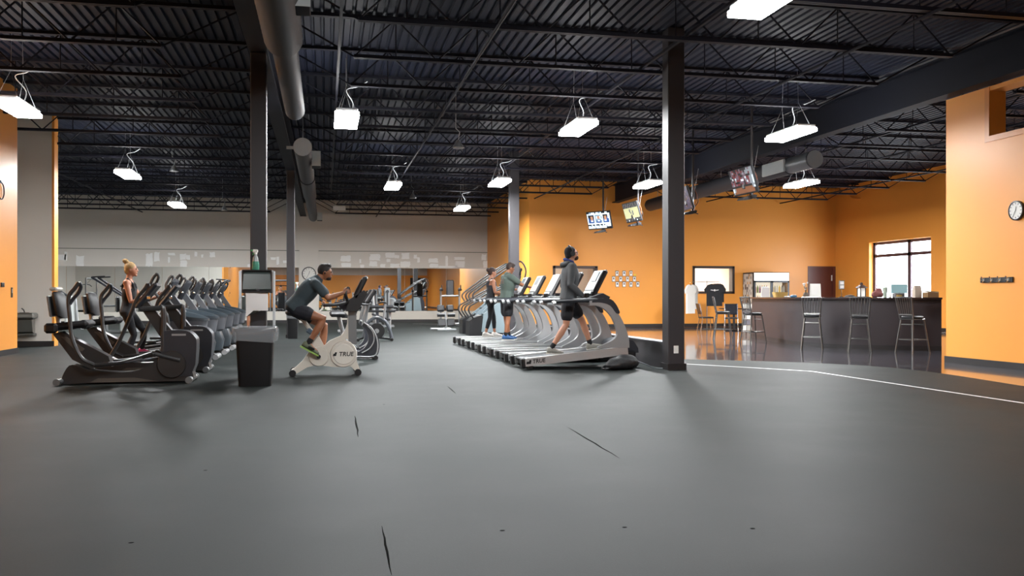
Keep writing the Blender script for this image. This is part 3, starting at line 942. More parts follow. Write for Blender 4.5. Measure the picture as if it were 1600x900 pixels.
    for s in (-1, 1):
        MB().tube(spline([(0.86, 0.08 * s, 1.08), (0.84, 0.2 * s, 1.06), (0.7, 0.24 * s, 1.03), (0.55, 0.235 * s, 1.02), (0.52, 0.2 * s, 1.02)], 5), 0.024, 8).build('arm_rest', M_BLACKSOFT, r)
        MB().tube(spline([(0.86, 0.12 * s, 1.08), (0.84, 0.21 * s, 1.12), (0.83, 0.22 * s, 1.2), (0.87, 0.2 * s, 1.28)], 5), 0.022, 8).build('handle_bar', M_BLACK, r)
    MB().cyl((0.88, -0.075, 1.0), (0.88, -0.075, 1.1), 0.014, 8).build('adjust_lever', M_CHROME, r)
    return r
bike = make_bike()
bike.location = (-0.535, 13.4, 0)
tag(bike, 'cream upright exercise bike ridden by the man in the dark tee', 'exercise bike')

# ------------------------------------------------------------------ recumbent seated cross trainers (local: +X forward, rear foot x = 0)
M_XCHAR = mat('trainer_charcoal', '2E2D2D', 0.35, noise=0.08, scale=6)
M_XARM = mat('trainer_arm_grey', '4A4A4B', 0.35, metal=0.4)
def make_recumbent():
    r = thing('recumbent_trainer', 'x', 'recumbent trainer')
    base = [(0.05, 0.0), (0.07, 0.11), (0.15, 0.245), (0.28, 0.235), (0.45, 0.17), (0.9, 0.15), (1.12, 0.23), (1.3, 0.36), (1.45, 0.42), (1.62, 0.40), (1.70, 0.05), (1.66, 0.02), (0.4, 0.015)]
    MB().prism(spline2(base[:10], 3) + base[10:], -0.13, 0.13).build('base_frame', M_XCHAR, r)
    MB().prism([(0.4, 0.02), (0.5, 0.075), (0.95, 0.075), (1.25, 0.02)], -0.14, 0.14).build('base_trim', mat('trainer_taupe', '55504A', 0.4), r)
    for x in (0.05, 1.66):
        s_ = MB().tube([(x, -0.3, 0.045), (x, 0.3, 0.045)], 0.035, 12).build('stabilizer', M_SILVER, r)
        for s in (-1, 1):
            MB().tube([(x, 0.28 * s, 0.045), (x, 0.33 * s, 0.045)], 0.045, 12).build('foot_cap', M_SILVERD, s_)
    # seat boom
    MB().prism([(-0.06, 0.66), (0.04, 0.69), (0.62, 0.36), (0.66, 0.22), (0.40, 0.2), (0.18, 0.32)], -0.09, 0.09).build('seat_boom', M_XCHAR, r)
    MB().prism([(0.05, 0.62), (0.11, 0.62), (0.33, 0.46), (0.30, 0.43), (0.2, 0.46)], -0.1, 0.1).build('boom_plate', mat('trainer_taupe', '55504A', 0.4), r)
    MB().box((0.17, 0, 0.77), (0.46, 0.44, 0.1), Euler((0, math.radians(-6), 0)), bev=0.04).build('seat', M_BLACKSOFT, r)
    bk = [[V((x + dx * math.cos(a) * 0.06, w * math.sin(a), z)) for a in [2 * PI * k / 16 for k in range(16)]] for x, dx, w, z in
          ((0.06, 0.6, 0.12, 0.86), (0.03, 1.0, 0.19, 0.90), (0.02, 1.1, 0.22, 1.0), (0.0, 1.1, 0.22, 1.12), (-0.02, 0.9, 0.19, 1.19), (-0.03, 0.4, 0.12, 1.215))]
    MB().loft(bk).build('backrest', M_BLACKSOFT, r)
    MB().box((-0.08, 0, 1.02), (0.03, 0.36, 0.28), Euler((0, math.radians(-8), 0)), bev=0.012).build('back_shell', M_SILVERD, r)
    MB().tube([(0.0, 0, 0.72), (-0.03, 0, 0.95)], 0.03, 8).build('back_post', M_SILVER, r)
    MB().box((-0.02, -0.3, 0.74), (0.15, 0.12, 0.13), bev=0.03).build('cup_holder', M_BLACK, r)
    for s in (-1, 1):
        # swing arms with looped grips; the two arms are at opposite ends of the stroke
        y = 0.30 * s
        if s < 0:
            pth = [(0.50, y, 0.26), (0.34, y, 0.36), (0.23, y, 0.62), (0.20, y, 0.92), (0.19, y, 1.14), (0.26, y, 1.25), (0.315, y, 1.33)]
            lp = [(0.315, y, 1.33), (0.33, y + 0.02, 1.28), (0.30, y + 0.03, 1.2), (0.24, y + 0.02, 1.12), (0.20, y, 1.05)]
        else:
            pth = [(0.52, y, 0.26), (0.68, y, 0.55), (0.82, y, 0.9), (0.90, y, 1.12), (1.0, y, 1.25), (1.04, y, 1.32)]
            lp = [(1.04, y, 1.32), (1.06, y - 0.02, 1.26), (1.02, y - 0.03, 1.18), (0.95, y - 0.02, 1.1), (0.9, y, 1.05)]
        a = MB().tube(spline(pth, 5), 0.026, 8).build('swing_arm', M_XARM, r)
        MB().tube(spline(lp, 4), 0.024, 8).build('grip', M_CHAR, a)
        MB().tube(spline([(0.5, y, 0.26), (0.85, y * 0.9, 0.29), (1.2, y * 0.8, 0.40)], 4), 0.028, 8).build('link_arm', M_XCHAR, r)
        MB().box((1.02 + 0.1 * s, y * 0.75, 0.30), (0.32, 0.14, 0.03), Euler((0, math.radians(-10), 0)), bev=0.01).build('foot_plate', M_GREYP, r)
        MB().tube([(1.16, 0.16 * s, 0.40), (1.53, 0.17 * s, 0.30)], 0.028, 8).build('crank_arm', M_XARM, r)
    # shroud, crank disc, badge
    sh = [(1.30, 0.10), (1.28, 0.60), (1.33, 0.69), (1.6, 0.69), (1.71, 0.61), (1.735, 0.52), (1.72, 0.24), (1.66, 0.08)]
    shr = MB().prism(spline2(sh[1:7], 3) + [sh[7], sh[0]], -0.15, 0.15).build('drive_shroud', M_CHAR, r)
    MB().prism([(1.42, 0.625), (1.60, 0.625), (1.60, 0.65), (1.42, 0.65)], -0.153, -0.149).build('badge', M_SILVER, shr)
    for s in (-1, 1):
        MB().tube([(1.42, 0.15 * s, 0.245), (1.42, 0.165 * s, 0.245)], [0.185, 0.175], 32).build('crank_disc', M_XCHAR, shr)
    # mast and console
    MB().prism([(1.30, 0.55), (1.42, 0.68), (1.10, 1.08), (1.0, 1.02)], -0.07, 0.07).build('mast', M_XCHAR, r)
    MB().tube(spline([(1.02, -0.12, 0.98), (1.25, -0.12, 0.99), (1.31, -0.12, 0.96), (1.31, -0.12, 0.42)], 4), 0.035, 8).build('side_bracket', M_XARM, r)
    c = MB().box((1.10, 0, 1.16), (0.42, 0.36, 0.06), Euler((0, math.radians(-52), 0)), bev=0.025).build('console', M_CHAR, r)
    MB().box((1.075, 0, 1.18), (0.3, 0.3, 0.012), Euler((0, math.radians(-52), 0))).build('display', M_GLASSDARK, c)
    MB().box((1.13, -0.16, 1.13), (0.05, 0.03, 0.05), bev=0.01).build('pivot_cap', M_CHROME, c)
    return r
rc = make_recumbent()
rc.location = (-3.42, 12.75, 0)
tag(rc, 'recumbent trainer at the front of the cardio row, its whole side in view', 'recumbent trainer', 'recumbent trainers')
dup(rc, (-3.42, 14.45, 0), None, 'second recumbent trainer, half hidden behind the front one', 'recumbent trainers')
for i in range(1):
    tw = MB().box((-3.46, 12.75, 1.245), (0.10, 0.3, 0.05), bev=0.02).build('towel', mat('towel_white', 'C9C6C0', 0.9, bump=0.3))
    tag(tw, 'folded pale towel on the backrest of the front recumbent trainer', 'towel')

# ------------------------------------------------------------------ standing ellipticals
M_ESIL = mat('elliptical_silver', '6C6E74', 0.3, metal=0.55, noise=0.04)
def make_elliptical(full=True):
    r = thing('elliptical', 'e', 'elliptical')
    MB().prism(spline2([(0.05, 0.03), (0.3, 0.12), (0.9, 0.12), (1.2, 0.2), (1.6, 0.12), (1.72, 0.03)], 3), -0.1, 0.1).build('base_frame', M_XCHAR, r)
    for x in (0.05, 1.68):
        MB().tube([(x, -0.28, 0.05), (x, 0.28, 0.05)], 0.05, 12).build('stabilizer', M_SILVER if x > 1 else M_XCHAR, r)
    # shroud in three colours: slate lid, silver drum, dark lower wedge
    def ring(x0, x1, w, z, n=18):
        cx = (x0 + x1) / 2; hx = (x1 - x0) / 2
        pts = []
        for k in range(n):
            a = 2 * PI * k / n; c, s = math.cos(a), math.sin(a)
            pts.append(V((cx + hx * math.copysign(abs(c) ** 0.6, c), w * math.copysign(abs(s) ** 0.6, s), z if not callable(z) else z(cx + hx * math.copysign(abs(c) ** 0.6, c)))))
        return pts
    lo = MB().loft([ring(0.98, 1.62, 0.17, 0.08), ring(0.96, 1.66, 0.2, 0.3), ring(0.95, 1.6, 0.2, 0.46)]).build('lower_shroud', M_STEELBLUE, r)
    MB().loft([ring(0.95, 1.6, 0.2, 0.46), ring(0.95, 1.66, 0.215, 0.5), ring(0.95, 1.7, 0.22, 0.74)]).build('drum_shroud', M_ESIL, r)
    MB().loft([ring(0.93, 1.72, 0.225, 0.74), ring(0.93, 1.72, 0.225, lambda x: 0.78 + (1.72 - x) * 0.1), ring(0.97, 1.62, 0.17, lambda x: 0.81 + (1.72 - x) * 0.17), ring(1.1, 1.45, 0.08, lambda x: 0.83 + (1.72 - x) * 0.18)]).build('lid', M_STEELBLUE, r)
    MB().prism([(1.28, 0.82), (1.40, 0.82), (1.15, 1.20), (1.05, 1.17)], -0.05, 0.05).build('mast', M_GREYP, r)
    c = MB().loft([[V((1.0 + t * math.cos(math.radians(62)) + nx, w * s_, 1.12 + t * math.sin(math.radians(62)) + nz)) for (nx, nz, s_) in
                    ((0, 0, -1), (0.03, -0.02, -1), (0.07, -0.035, -0.5), (0.07, -0.035, 0.5), (0.03, -0.02, 1), (0, 0, 1), (-0.012, 0.006, 0.5), (-0.012, 0.006, -0.5))] for t, w in
                   ((0, 0.1), (0.05, 0.16), (0.2, 0.19), (0.32, 0.16), (0.37, 0.09))]).build('console', M_CHAR, r)
    MB().box((1.07, 0, 1.29), (0.2, 0.24, 0.012), Euler((0, math.radians(-62), 0))).build('display', M_GLASSDARK, c)
    MB().ell((1.10, -0.17, 1.22), (0.025, 0.02, 0.025), 8, 6).build('pivot_cap', M_CHROME, c)
    for s in (-1, 1):
        y = 0.27 * s
        ph = 0.14 * s
        a = MB().tube(spline([(1.12, y, 0.5), (1.10, y, 0.8), (1.05 + ph * 0.5, y, 1.1), (0.98 + ph, y, 1.3), (1.02 + ph, y, 1.45), (1.08 + ph, y, 1.52)], 4), 0.024, 8).build('swing_arm', M_XARM, r)
        MB().tube(spline([(1.08 + ph, y, 1.52), (1.10 + ph, y, 1.46), (1.06 + ph, y, 1.36), (1.0 + ph, y, 1.28)], 4), 0.022, 8).build('grip', M_BLACK, a)
        z = 0.2 if s < 0 else 0.32
        MB().tube([(0.28, 0.17 * s, 0.12 + (z - 0.2)), (1.1, 0.2 * s, z + 0.03)], 0.028, 8).build('pedal_arm', M_XARM, r)
        MB().box((0.55 - 0.14 * s, 0.17 * s, z - 0.06 if s < 0 else z), (0.36, 0.15, 0.045), bev=0.015).build('pedal', M_BLACK, r)
    return r
EY = [15.75, 17.2, 18.65, 20.1, 21.6, 23.1]
el = make_elliptical()
elab = ['standing elliptical under the blonde woman', 'slate and silver elliptical just past the woman on hers', 'slate and silver elliptical in the middle of the row', 'slate and silver elliptical, third past the woman',
        'slate and silver elliptical peeking out behind the towel dispenser column', 'farthest slate and silver elliptical of the row']
for i, y in enumerate(EY):
    if i == 0:
        el.location = (-3.62, y, 0); tag(el, elab[0], 'elliptical', 'ellipticals in the cardio row')
    else:
        dup(el, (-3.62, y, 0), None, elab[i], 'ellipticals in the cardio row')

# ------------------------------------------------------------------ crescent shrouded bikes behind the cream bike, and a spin bike
def make_crescent():
    r = thing('stationary_bike', 'c', 'exercise bike')
    out = spline2([(0.62, 0.06), (0.95, 0.06), (1.02, 0.22), (0.99, 0.42), (0.90, 0.58), (0.76, 0.68)], 4)
    inn = spline2([(0.70, 0.62), (0.80, 0.5), (0.82, 0.34), (0.74, 0.2), (0.6, 0.12)], 3)
    sh = MB().prism(out + inn, -0.1, 0.1).build('drive_shroud', M_CHAR, r)
    for s in (-1, 1):
        MB().tube([(x - 0.03, 0.1 * s, z) for x, z in out], 0.014, 6).build('shroud_piping', M_SILVER, sh)
        MB().tube([(x + 0.1, 0.1 * s, z) for x, z in inn], 0.012, 6).build('shroud_piping', M_SILVER, sh)
    MB().prism([(0.1, 0.02), (0.12, 0.1), (0.62, 0.16), (0.95, 0.09), (0.98, 0.02)], -0.08, 0.08).build('base_frame', M_SILVERD, r)
    for x in (0.1, 0.95):
        MB().tube([(x, -0.26, 0.04), (x, 0.26, 0.04)], 0.04, 10).build('stabilizer', M_BLACK, r)
    MB().tube([(0.45, 0, 0.15), (0.3, 0, 0.78)], 0.035, 10).build('seat_post', M_SILVER, r)
    MB().box((0.28, 0, 0.82), (0.3, 0.26, 0.09), bev=0.035).build('seat', M_BLACKSOFT, r)
    MB().tube(spline([(0.74, 0, 0.62), (0.78, 0, 0.85), (0.84, 0, 1.05)], 4), 0.04, 10).build('mast', M_SILVERD, r)
    MB().box((0.87, 0, 1.15), (0.3, 0.3, 0.07), Euler((0, math.radians(-58), 0)), bev=0.02).build('console', M_BLACK, r)
    for s in (-1, 1):
        MB().tube(spline([(0.84, 0.05 * s, 1.02), (0.74, 0.2 * s, 1.0), (0.6, 0.22 * s, 1.04)], 4), 0.02, 8).build('handle_bar', M_BLACK, r)
        MB().cyl((0.5, 0.1 * s, 0.3), (0.5 + 0.12 * s, 0.14 * s, 0.3 - 0.1 * s), 0.018, 8).build('crank_arm', M_SILVERD, r)
        MB().box((0.5 + 0.12 * s, 0.19 * s, 0.3 - 0.1 * s), (0.1, 0.09, 0.03), bev=0.008).build('pedal', M_BLACK, r)
    return r
cr = make_crescent()
cr.location = (-0.05, 16.6, 0); tag(cr, 'dark bike with curved silver edged shroud right behind the cream bike', 'exercise bike', 'crescent bikes')
dup(cr, (-0.05, 18.1, 0), None, 'farther dark bike with curved silver edged shroud, behind the cream bike', 'crescent bikes')
def make_spin():
    r = thing('spin_bike', 's', 'exercise bike')
    MB().tube(spline([(0.35, 0, 0.1), (0.42, 0, 0.42), (0.65, 0, 0.60), (0.9, 0, 0.5), (1.02, 0, 0.25), (1.06, 0, 0.06)], 5), 0.045, 10).build('arched_frame', M_GREYP, r)
    MB().tube([(0.68, -0.05, 0.26), (0.68, 0.05, 0.26)], 0.2, 28).build('flywheel', M_BLACK, r)
    MB().tube([(0.68, -0.06, 0.26), (0.68, 0.06, 0.26)], 0.06, 14).build('hub', M_SILVER, r)
    for x in (0.2, 1.05):
        MB().tube([(x, -0.26, 0.04), (x, 0.26, 0.04)], 0.04, 10).build('stabilizer', M_BLACK, r)
    MB().tube([(0.2, 0, 0.05), (0.5, 0, 0.12), (1.05, 0, 0.05)], 0.03, 8).build('bottom_rail', M_BLACK, r)
    MB().tube([(0.45, 0, 0.4), (0.3, 0, 0.85)], 0.03, 8).build('seat_post', M_SILVER, r)
    MB().box((0.28, 0, 0.88), (0.28, 0.2, 0.07), bev=0.03).build('seat', M_BLACKSOFT, r)
    MB().tube([(0.85, 0, 0.5), (0.9, 0, 0.95)], 0.03, 8).build('mast', M_SILVER, r)
    MB().tube(spline([(0.72, -0.2, 0.98), (0.86, -0.2, 1.0), (0.92, 0, 0.97), (0.86, 0.2, 1.0), (0.72, 0.2, 0.98)], 4), 0.02, 8).build('handle_bar', M_BLACK, r)
    return r
sb = make_spin()
sb.location = (0.62, 23.3, 0); tag(sb, 'black spin bike with an arched grey frame in the aisle', 'exercise bike')
# ------------------------------------------------------------------ people (local: facing +X, +Y is their left, z = 0 under the soles)
def baked(mb, voxel, smooth=4, fac=0.5):
    me = mb.mesh('tmp', [], 0)
    o = bpy.data.objects.new('tmp', me); COL.objects.link(o)
    m = o.modifiers.new('r', 'REMESH'); m.mode = 'VOXEL'; m.voxel_size = voxel
    s = o.modifiers.new('s', 'SMOOTH'); s.iterations = smooth; s.factor = fac
    dg = bpy.context.evaluated_depsgraph_get()
    out = bpy.data.meshes.new_from_object(o.evaluated_get(dg))
    bpy.data.objects.remove(o); bpy.data.meshes.remove(me)
    return out

def mesh_obj(me, name, m, parent):
    me.name = name
    me.materials.clear(); me.materials.append(m)
    me.polygons.foreach_set('use_smooth', [True] * len(me.polygons))
    o = bpy.data.objects.new(name, me); COL.objects.link(o); o.parent = parent
    return o

def ering(c, a, b, ra, rb, n=16, sq=0.85):
    out = []
    for k in range(n):
        t = 2 * PI * k / n; co, si = math.cos(t), math.sin(t)
        out.append(c + a * (ra * math.copysign(abs(co) ** sq, co)) + b * (rb * math.copysign(abs(si) ** sq, si)))
    return out

def torso_rings(J, grow, z0=0.0, z1=1.0, fem=False):
    """rings from crotch (0) to neck base (1)"""
    pel, ch, nk = V(J['pelvis']), V(J['chest']), V(J['neck'])
    lat_h = (V(J['hipL']) - V(J['hipR'])).normalized(); lat_s = (V(J['shL']) - V(J['shR'])).normalized()
    lo = pel - (ch - pel).normalized() * 0.11
    path = spline([lo, pel, (pel + ch) / 2, ch, nk], 6)
    n = len(path) - 1
    prof = [(0.0, 0.10, 0.07), (0.10, 0.165, 0.105), (0.22, 0.168, 0.115), (0.36, 0.15, 0.105), (0.5, 0.142, 0.1), (0.68, 0.165, 0.115), (0.82, 0.178, 0.115), (0.92, 0.15, 0.09), (1.0, 0.075, 0.062)]
    if fem:
        prof = [(0.0, 0.10, 0.07), (0.10, 0.168, 0.11), (0.22, 0.165, 0.11), (0.36, 0.13, 0.092), (0.5, 0.12, 0.085), (0.68, 0.135, 0.11), (0.82, 0.148, 0.1), (0.92, 0.125, 0.075), (1.0, 0.058, 0.052)]
    def val(t):
        for i in range(len(prof) - 1):
            if prof[i][0] <= t <= prof[i + 1][0]:
                f = (t - prof[i][0]) / (prof[i + 1][0] - prof[i][0])
                return [prof[i][k] * (1 - f) + prof[i + 1][k] * f for k in (1, 2)]
        return prof[-1][1:]
    rings = []
    for i, p in enumerate(path):
        t = i / n
        if t < z0 - 1e-6 or t > z1 + 1e-6:
            continue
        tan = (path[min(i + 1, n)] - path[max(i - 1, 0)]).normalized()
        lat = lat_h.lerp(lat_s, t); lat = (lat - tan * lat.dot(tan)).normalized()
        fw = tan.cross(lat) * -1
        w, d = val(t)
        w *= J.get('build', 1.0); d *= J.get('build', 1.0)
        rings.append(ering(p, lat, fw, w + grow, d + grow))
    return rings

def arm_pts(J, s, f0=0.0, f1=1.0):
    sh, el, wr = V(J['sh' + s]), V(J['el' + s]), V(J['wr' + s])
    P = [sh, sh.lerp(el, 0.3), sh.lerp(el, 0.65), el, el.lerp(wr, 0.3), el.lerp(wr, 0.65), wr]
    R = [0.054, 0.05, 0.045, 0.039, 0.04, 0.033, 0.026]
    b = J.get('build', 1.0)
    k0 = int(round(f0 * 6)); k1 = int(round(f1 * 6))
    return P[k0:k1 + 1], [q * b for q in R[k0:k1 + 1]]

def leg_pts(J, s, f0=0.0, f1=1.0):
    h, k, a = V(J['hip' + s]), V(J['kn' + s]), V(J['an' + s])
    P = [h, h.lerp(k, 0.3), h.lerp(k, 0.65), k, k.lerp(a, 0.15), k.lerp(a, 0.35), k.lerp(a, 0.7), a]
    R = [0.088, 0.083, 0.068, 0.053, 0.052, 0.056, 0.042, 0.034]
    b = J.get('build', 1.0)
    k0 = int(round(f0 * 7)); k1 = int(round(f1 * 7))
    return P[k0:k1 + 1], [q * b for q in R[k0:k1 + 1]]

def hand(mb, J, s, curl):
    """palm into mb (to be fused), fingers returned as list of limbs"""
    wr = V(J['wr' + s]); el = V(J['el' + s])
    d = V(J.get('hd' + s, tuple(wr - el))).normalized()
    nrm = V(J.get('pn' + s, (0, 0, -1))); nrm = (nrm - d * nrm.dot(d)).normalized()      # palm faces this way
    lat = d.cross(nrm).normalized()
    th = J.get('th' + s, 1)                                                              # thumb side sign along lat
    rings = [ering(wr + d * t, lat, nrm, w, h, 12) for t, w, h in ((-0.015, 0.024, 0.02), (0.015, 0.03, 0.018), (0.05, 0.04, 0.017), (0.085, 0.041, 0.014), (0.096, 0.034, 0.009))]
    mb.loft(rings)
    F = []
    for k, (off, L) in enumerate(((0.030, 0.068), (0.0105, 0.076), (-0.0095, 0.07), (-0.029, 0.055))):
        p = wr + d * 0.082 + lat * (off * th); ang = 0
        pts = [p]; dd = d.copy()
        for q, fr in enumerate((0.42, 0.32, 0.26)):
            ang += curl * (0.75, 1.0, 0.8)[q] + 0.05 * k * (1 if curl > 0.3 else 0)
            dd = d * math.cos(ang) + nrm * math.sin(ang)
            pts.append(pts[-1] + dd * L * fr)
        F.append((pts, [0.0088, 0.0085, 0.0078, 0.0065]))
    b = wr + d * 0.028 + lat * (0.026 * th)
    t1 = b + (lat * th * 0.75 + d * 0.6 + nrm * 0.25).normalized() * 0.034
    t2 = t1 + (lat * th * (0.35 - 0.5 * curl) + d * 0.8 + nrm * (0.3 + 0.7 * curl)).normalized() * 0.03
    F.append(([b, t1, t2, t2 + (d + nrm * curl).normalized() * 0.02], [0.0125, 0.0105, 0.0095, 0.008]))
    return F

def head_matrix(J):
    return Matrix.Translation(V(J['head'])) @ Matrix.Rotation(J.get('head_yaw', 0), 4, 'Z') @ Matrix.Rotation(J.get('head_pitch', 0), 4, 'Y')

def head_mesh(mb, M, s=1.0):
    base = MB().ell((0, 0, 0), (1, 1, 1), 24, 18)
    vs = []
    for x, y, z in base.v:
        X = x * 0.096; Y = y * 0.076; Z = z * 0.116
        if z < 0:
            k = -z
            Y *= 1 - 0.34 * k ** 1.4
            X = X * (1 - 0.1 * k) + 0.022 * k
        if x > 0.3 and z > -0.6:
            X *= 0.97
        if x < 0 and z < -0.2:
            X *= 1 - 0.35 * (-z - 0.2)
        vs.append(V((X, Y, Z)) * s)
    h = MB(); h.v = [tuple(p) for p in vs]; h.f = base.f; h.mi = base.mi
    # brow, nose, lips, chin, ears
    h.ell((0.082 * s, 0, 0.018 * s), (0.016 * s, 0.042 * s, 0.012 * s), 10, 6)
    h.loft([ering(V((0.088, 0, 0.012)) * s, V((0, 1, 0)), V((1, 0, 0.2)), 0.008 * s, 0.01 * s, 8), ering(V((0.104, 0, -0.016)) * s, V((0, 1, 0)), V((1, 0, 0.3)), 0.012 * s, 0.011 * s, 8),
            ering(V((0.107, 0, -0.03)) * s, V((0, 1, 0)), V((1, 0, 0.3)), 0.016 * s, 0.012 * s, 8), ering(V((0.096, 0, -0.037)) * s, V((0, 1, 0)), V((1, 0, 0.3)), 0.01 * s, 0.008 * s, 8)])
    h.ell((0.090 * s, 0, -0.062 * s), (0.013 * s, 0.024 * s, 0.011 * s), 10, 6)
    h.ell((0.074 * s, 0, -0.098 * s), (0.023 * s, 0.027 * s, 0.02 * s), 10, 6)
    for q in (-1, 1):
        h.ell((-0.008 * s, 0.077 * s * q, -0.006 * s), (0.018 * s, 0.009 * s, 0.031 * s), 8, 6)
    h.xform(M)
    mb._add(h.v, h.f)

def shoe(J, s, parent, m, msole, name='shoe'):
    a = V(J['an' + s]); d = V(J['ft' + s]).normalized()
    up = V((0, 0, 1)); up = (up - d * up.dot(d)).normalized(); lat = up.cross(d)
    o = a - up * 0.055
    rings = []
    for t, w, h, zc in ((-0.075, 0.018, 0.018, 0.0), (-0.065, 0.034, 0.042, 0.015), (-0.02, 0.039, 0.055, 0.025), (0.03, 0.041, 0.05, 0.018), (0.09, 0.047, 0.036, 0.0), (0.15, 0.048, 0.027, -0.008), (0.19, 0.038, 0.022, -0.01), (0.207, 0.018, 0.012, -0.014)):
        rings.append(ering(o + d * t + up * zc, lat, up, w, h, 14))
    sh = MB().loft(rings).build(name, m, parent, angle=60)
    sr = []
    for zz in (-0.047, -0.026):
        ring = []
        for t, w in ((-0.082, 0.012), (-0.074, 0.034), (-0.02, 0.041), (0.04, 0.043), (0.1, 0.05), (0.16, 0.049), (0.2, 0.035), (0.216, 0.012)):
            ring.append((t, w))
        sr.append([o + d * t + lat * w + up * zz for t, w in ring] + [o + d * t - lat * w + up * zz for t, w in ring[::-1]])
    MB().loft(sr).build('sole', msole, sh, angle=50)
    return sh

def person(label, loc, rz, J, skin, parts, hair=None, fem=False, voxel=0.0085):
    r = thing('person', label, 'person', loc, rz)
    mb = MB()
    mb.loft(torso_rings(J, 0.0, fem=fem))
    nk = V(J['neck']); hd = V(J['head'])
    nr = 0.05 if fem else 0.058
    mb.limb([nk + (nk - hd).normalized() * 0.03, nk.lerp(hd, 0.35), nk.lerp(hd, 0.75)], [nr * 1.15, nr, nr * 0.95])
    for s in 'LR':
        P, R = arm_pts(J, s); mb.limb(P, R)
        mb.limb([V(J['chest']).lerp(nk, 0.6), V(J['sh' + s])], [0.07, 0.057])
        P, R = leg_pts(J, s); mb.limb(P, R)
        # foot inside the shoe
        a = V(J['an' + s]); d = V(J['ft' + s]).normalized()
        mb.limb([a, a + d * 0.06 - V((0, 0, 0.04)), a + d * 0.13 - V((0, 0, 0.05))], [0.032, 0.03, 0.022])
    M = head_matrix(J); hs = J.get('hs', 1.0)
    head_mesh(mb, M, hs)
    fing = []
    for s in 'LR':
        fing += hand(mb, J, s, J.get('curl' + s, 0.3))
    me = baked(mb, voxel, 3, 0.4)
    fm = MB()
    for P, R in fing:
        fm.limb(P, R, 8)
    bm = bmesh.new(); bm.from_mesh(me)
    fme = fm.mesh('f', [], 0); bm.from_mesh(fme); bm.to_mesh(me); bm.free(); bpy.data.meshes.remove(fme)
    mesh_obj(me, 'body', skin, r)
    meye = mat('eye_dark', '1B1412', 0.2)
    for q in (-1, 1):
        MB().ell((0.086 * hs, 0.031 * hs * q, 0.004 * hs), (0.009 * hs, 0.014 * hs, 0.008 * hs), 8, 6).xform(M).build('eye', meye, r)
        MB().ell((0.094 * hs, 0.032 * hs * q, 0.024 * hs), (0.006, 0.018 * hs, 0.005), 8, 5).xform(M).build('eyebrow', hair[0] if hair else meye, r)
    MB().ell((0.1005 * hs, 0, -0.0615 * hs), (0.004, 0.021 * hs, 0.0025), 8, 5).xform(M).build('mouth', mat('lip', '7A3F36', 0.5), r)
    # clothes
    for kind, m, opt in parts:
        b = MB()
        if kind in ('tee', 'hoodie', 'tank'):
            t0 = opt.get('t0', 0.12); g = opt.get('grow', 0.014)
            t1 = 0.93 if kind != 'tank' else 0.84
            b.loft(torso_rings(J, g, t0, t1, fem))
            if kind != 'tank':
                for s in 'LR':
                    P, R = arm_pts(J, s, 0, opt.get('sleeve', 0.34)); b.limb(P, [q + opt.get('sg', 0.016) for q in R])
                    b.limb([V(J['chest']).lerp(nk, 0.66), V(J['sh' + s])], [0.092, 0.076])
                b.limb([V(J['chest']).lerp(nk, 0.55), V(J['chest']).lerp(nk, 0.93)], [0.13, 0.088])
            else:
                for s in 'LR':
                    q = 1 if s == 'L' else -1
                    c_ = V(J['chest']); tp = V(J['sh' + s]).lerp(nk, 0.5) + V((0, 0, 0.028))
                    b.limb([c_ + V((0.085, 0.075 * q, 0.06)), c_ + V((0.07, 0.075 * q, 0.13)), tp, c_ + V((-0.085, 0.04 * q, 0.13)), c_ + V((-0.09, 0.03 * q, 0.05))], [0.03] * 5)
            o = mesh_obj(baked(b, 0.011, 5), {'tee': 't_shirt', 'hoodie': 'hoodie', 'tank': 'tank_top'}[kind], m, r)
        elif kind in ('shorts', 'leggings'):
            g = opt.get('grow', 0.022)
            b.loft(torso_rings(J, opt.get('tg', 0.008), 0.0, opt.get('t1', 0.3), fem))
            for s in 'LR':
                P, R = leg_pts(J, s, 0, 1)
                f = opt.get('len', 0.8)
                if f < 1:
                    h_, k_ = V(J['hip' + s]), V(J['kn' + s])
                    P = [h_, h_.lerp(k_, f * 0.35), h_.lerp(k_, f * 0.7), h_.lerp(k_, f)]; R = [R[0], 0.085 * J.get('build', 1), 0.078 * J.get('build', 1), 0.072 * J.get('build', 1)]
                else:
                    P, R = P[:int(f)], R[:int(f)]
                b.limb(P, [q + g * (0.4 + 0.6 * i / len(R)) for i, q in enumerate(R)])
            o = mesh_obj(baked(b, 0.011, 4), kind, m, r)
        elif kind == 'shoes':
            for s in 'LR':
                shoe(J, s, r, m, opt.get('sole', M_WHITEP))
        elif kind == 'socks':
            for s in 'LR':
                P, R = leg_pts(J, s, 0.72, 1.0)
                MB().limb([P[-1].lerp(P[-2], 0.5), P[-1], P[-1] - V((0, 0, 0.02))], [0.044, 0.04, 0.038]).build('sock', m, r)
    if hair:
        hm, style = hair
        b = MB()
        b.ell((-0.016 * hs, 0, 0.032 * hs), (0.098 * hs, 0.0825 * hs, 0.102 * hs), 20, 14)
        if style != 'short':
            b.ell((-0.05 * hs, 0, -0.01 * hs), (0.062 * hs, 0.07 * hs, 0.075 * hs), 14, 10)
        if style == 'bun_high':
            b.limb([V((-0.06, 0, 0.085)), V((-0.085, 0, 0.125))], [0.035, 0.028])
            b.ell((-0.085, 0, 0.142), (0.048, 0.043, 0.04), 12, 8)
            b.ell((-0.112, 0.012, 0.158), (0.025, 0.02, 0.022), 8, 6)
        if style == 'bun_back':
            b.ell((-0.115, 0, 0.05), (0.045, 0.048, 0.05), 12, 8)
        if style == 'short':
            b.ell((0.03, 0, 0.1), (0.06, 0.06, 0.035), 12, 8)
        b.xform(M)
        mesh_obj(baked(b, 0.009, 2), 'hair' if style != 'beanie' else 'beanie', hm, r)
    return r, M

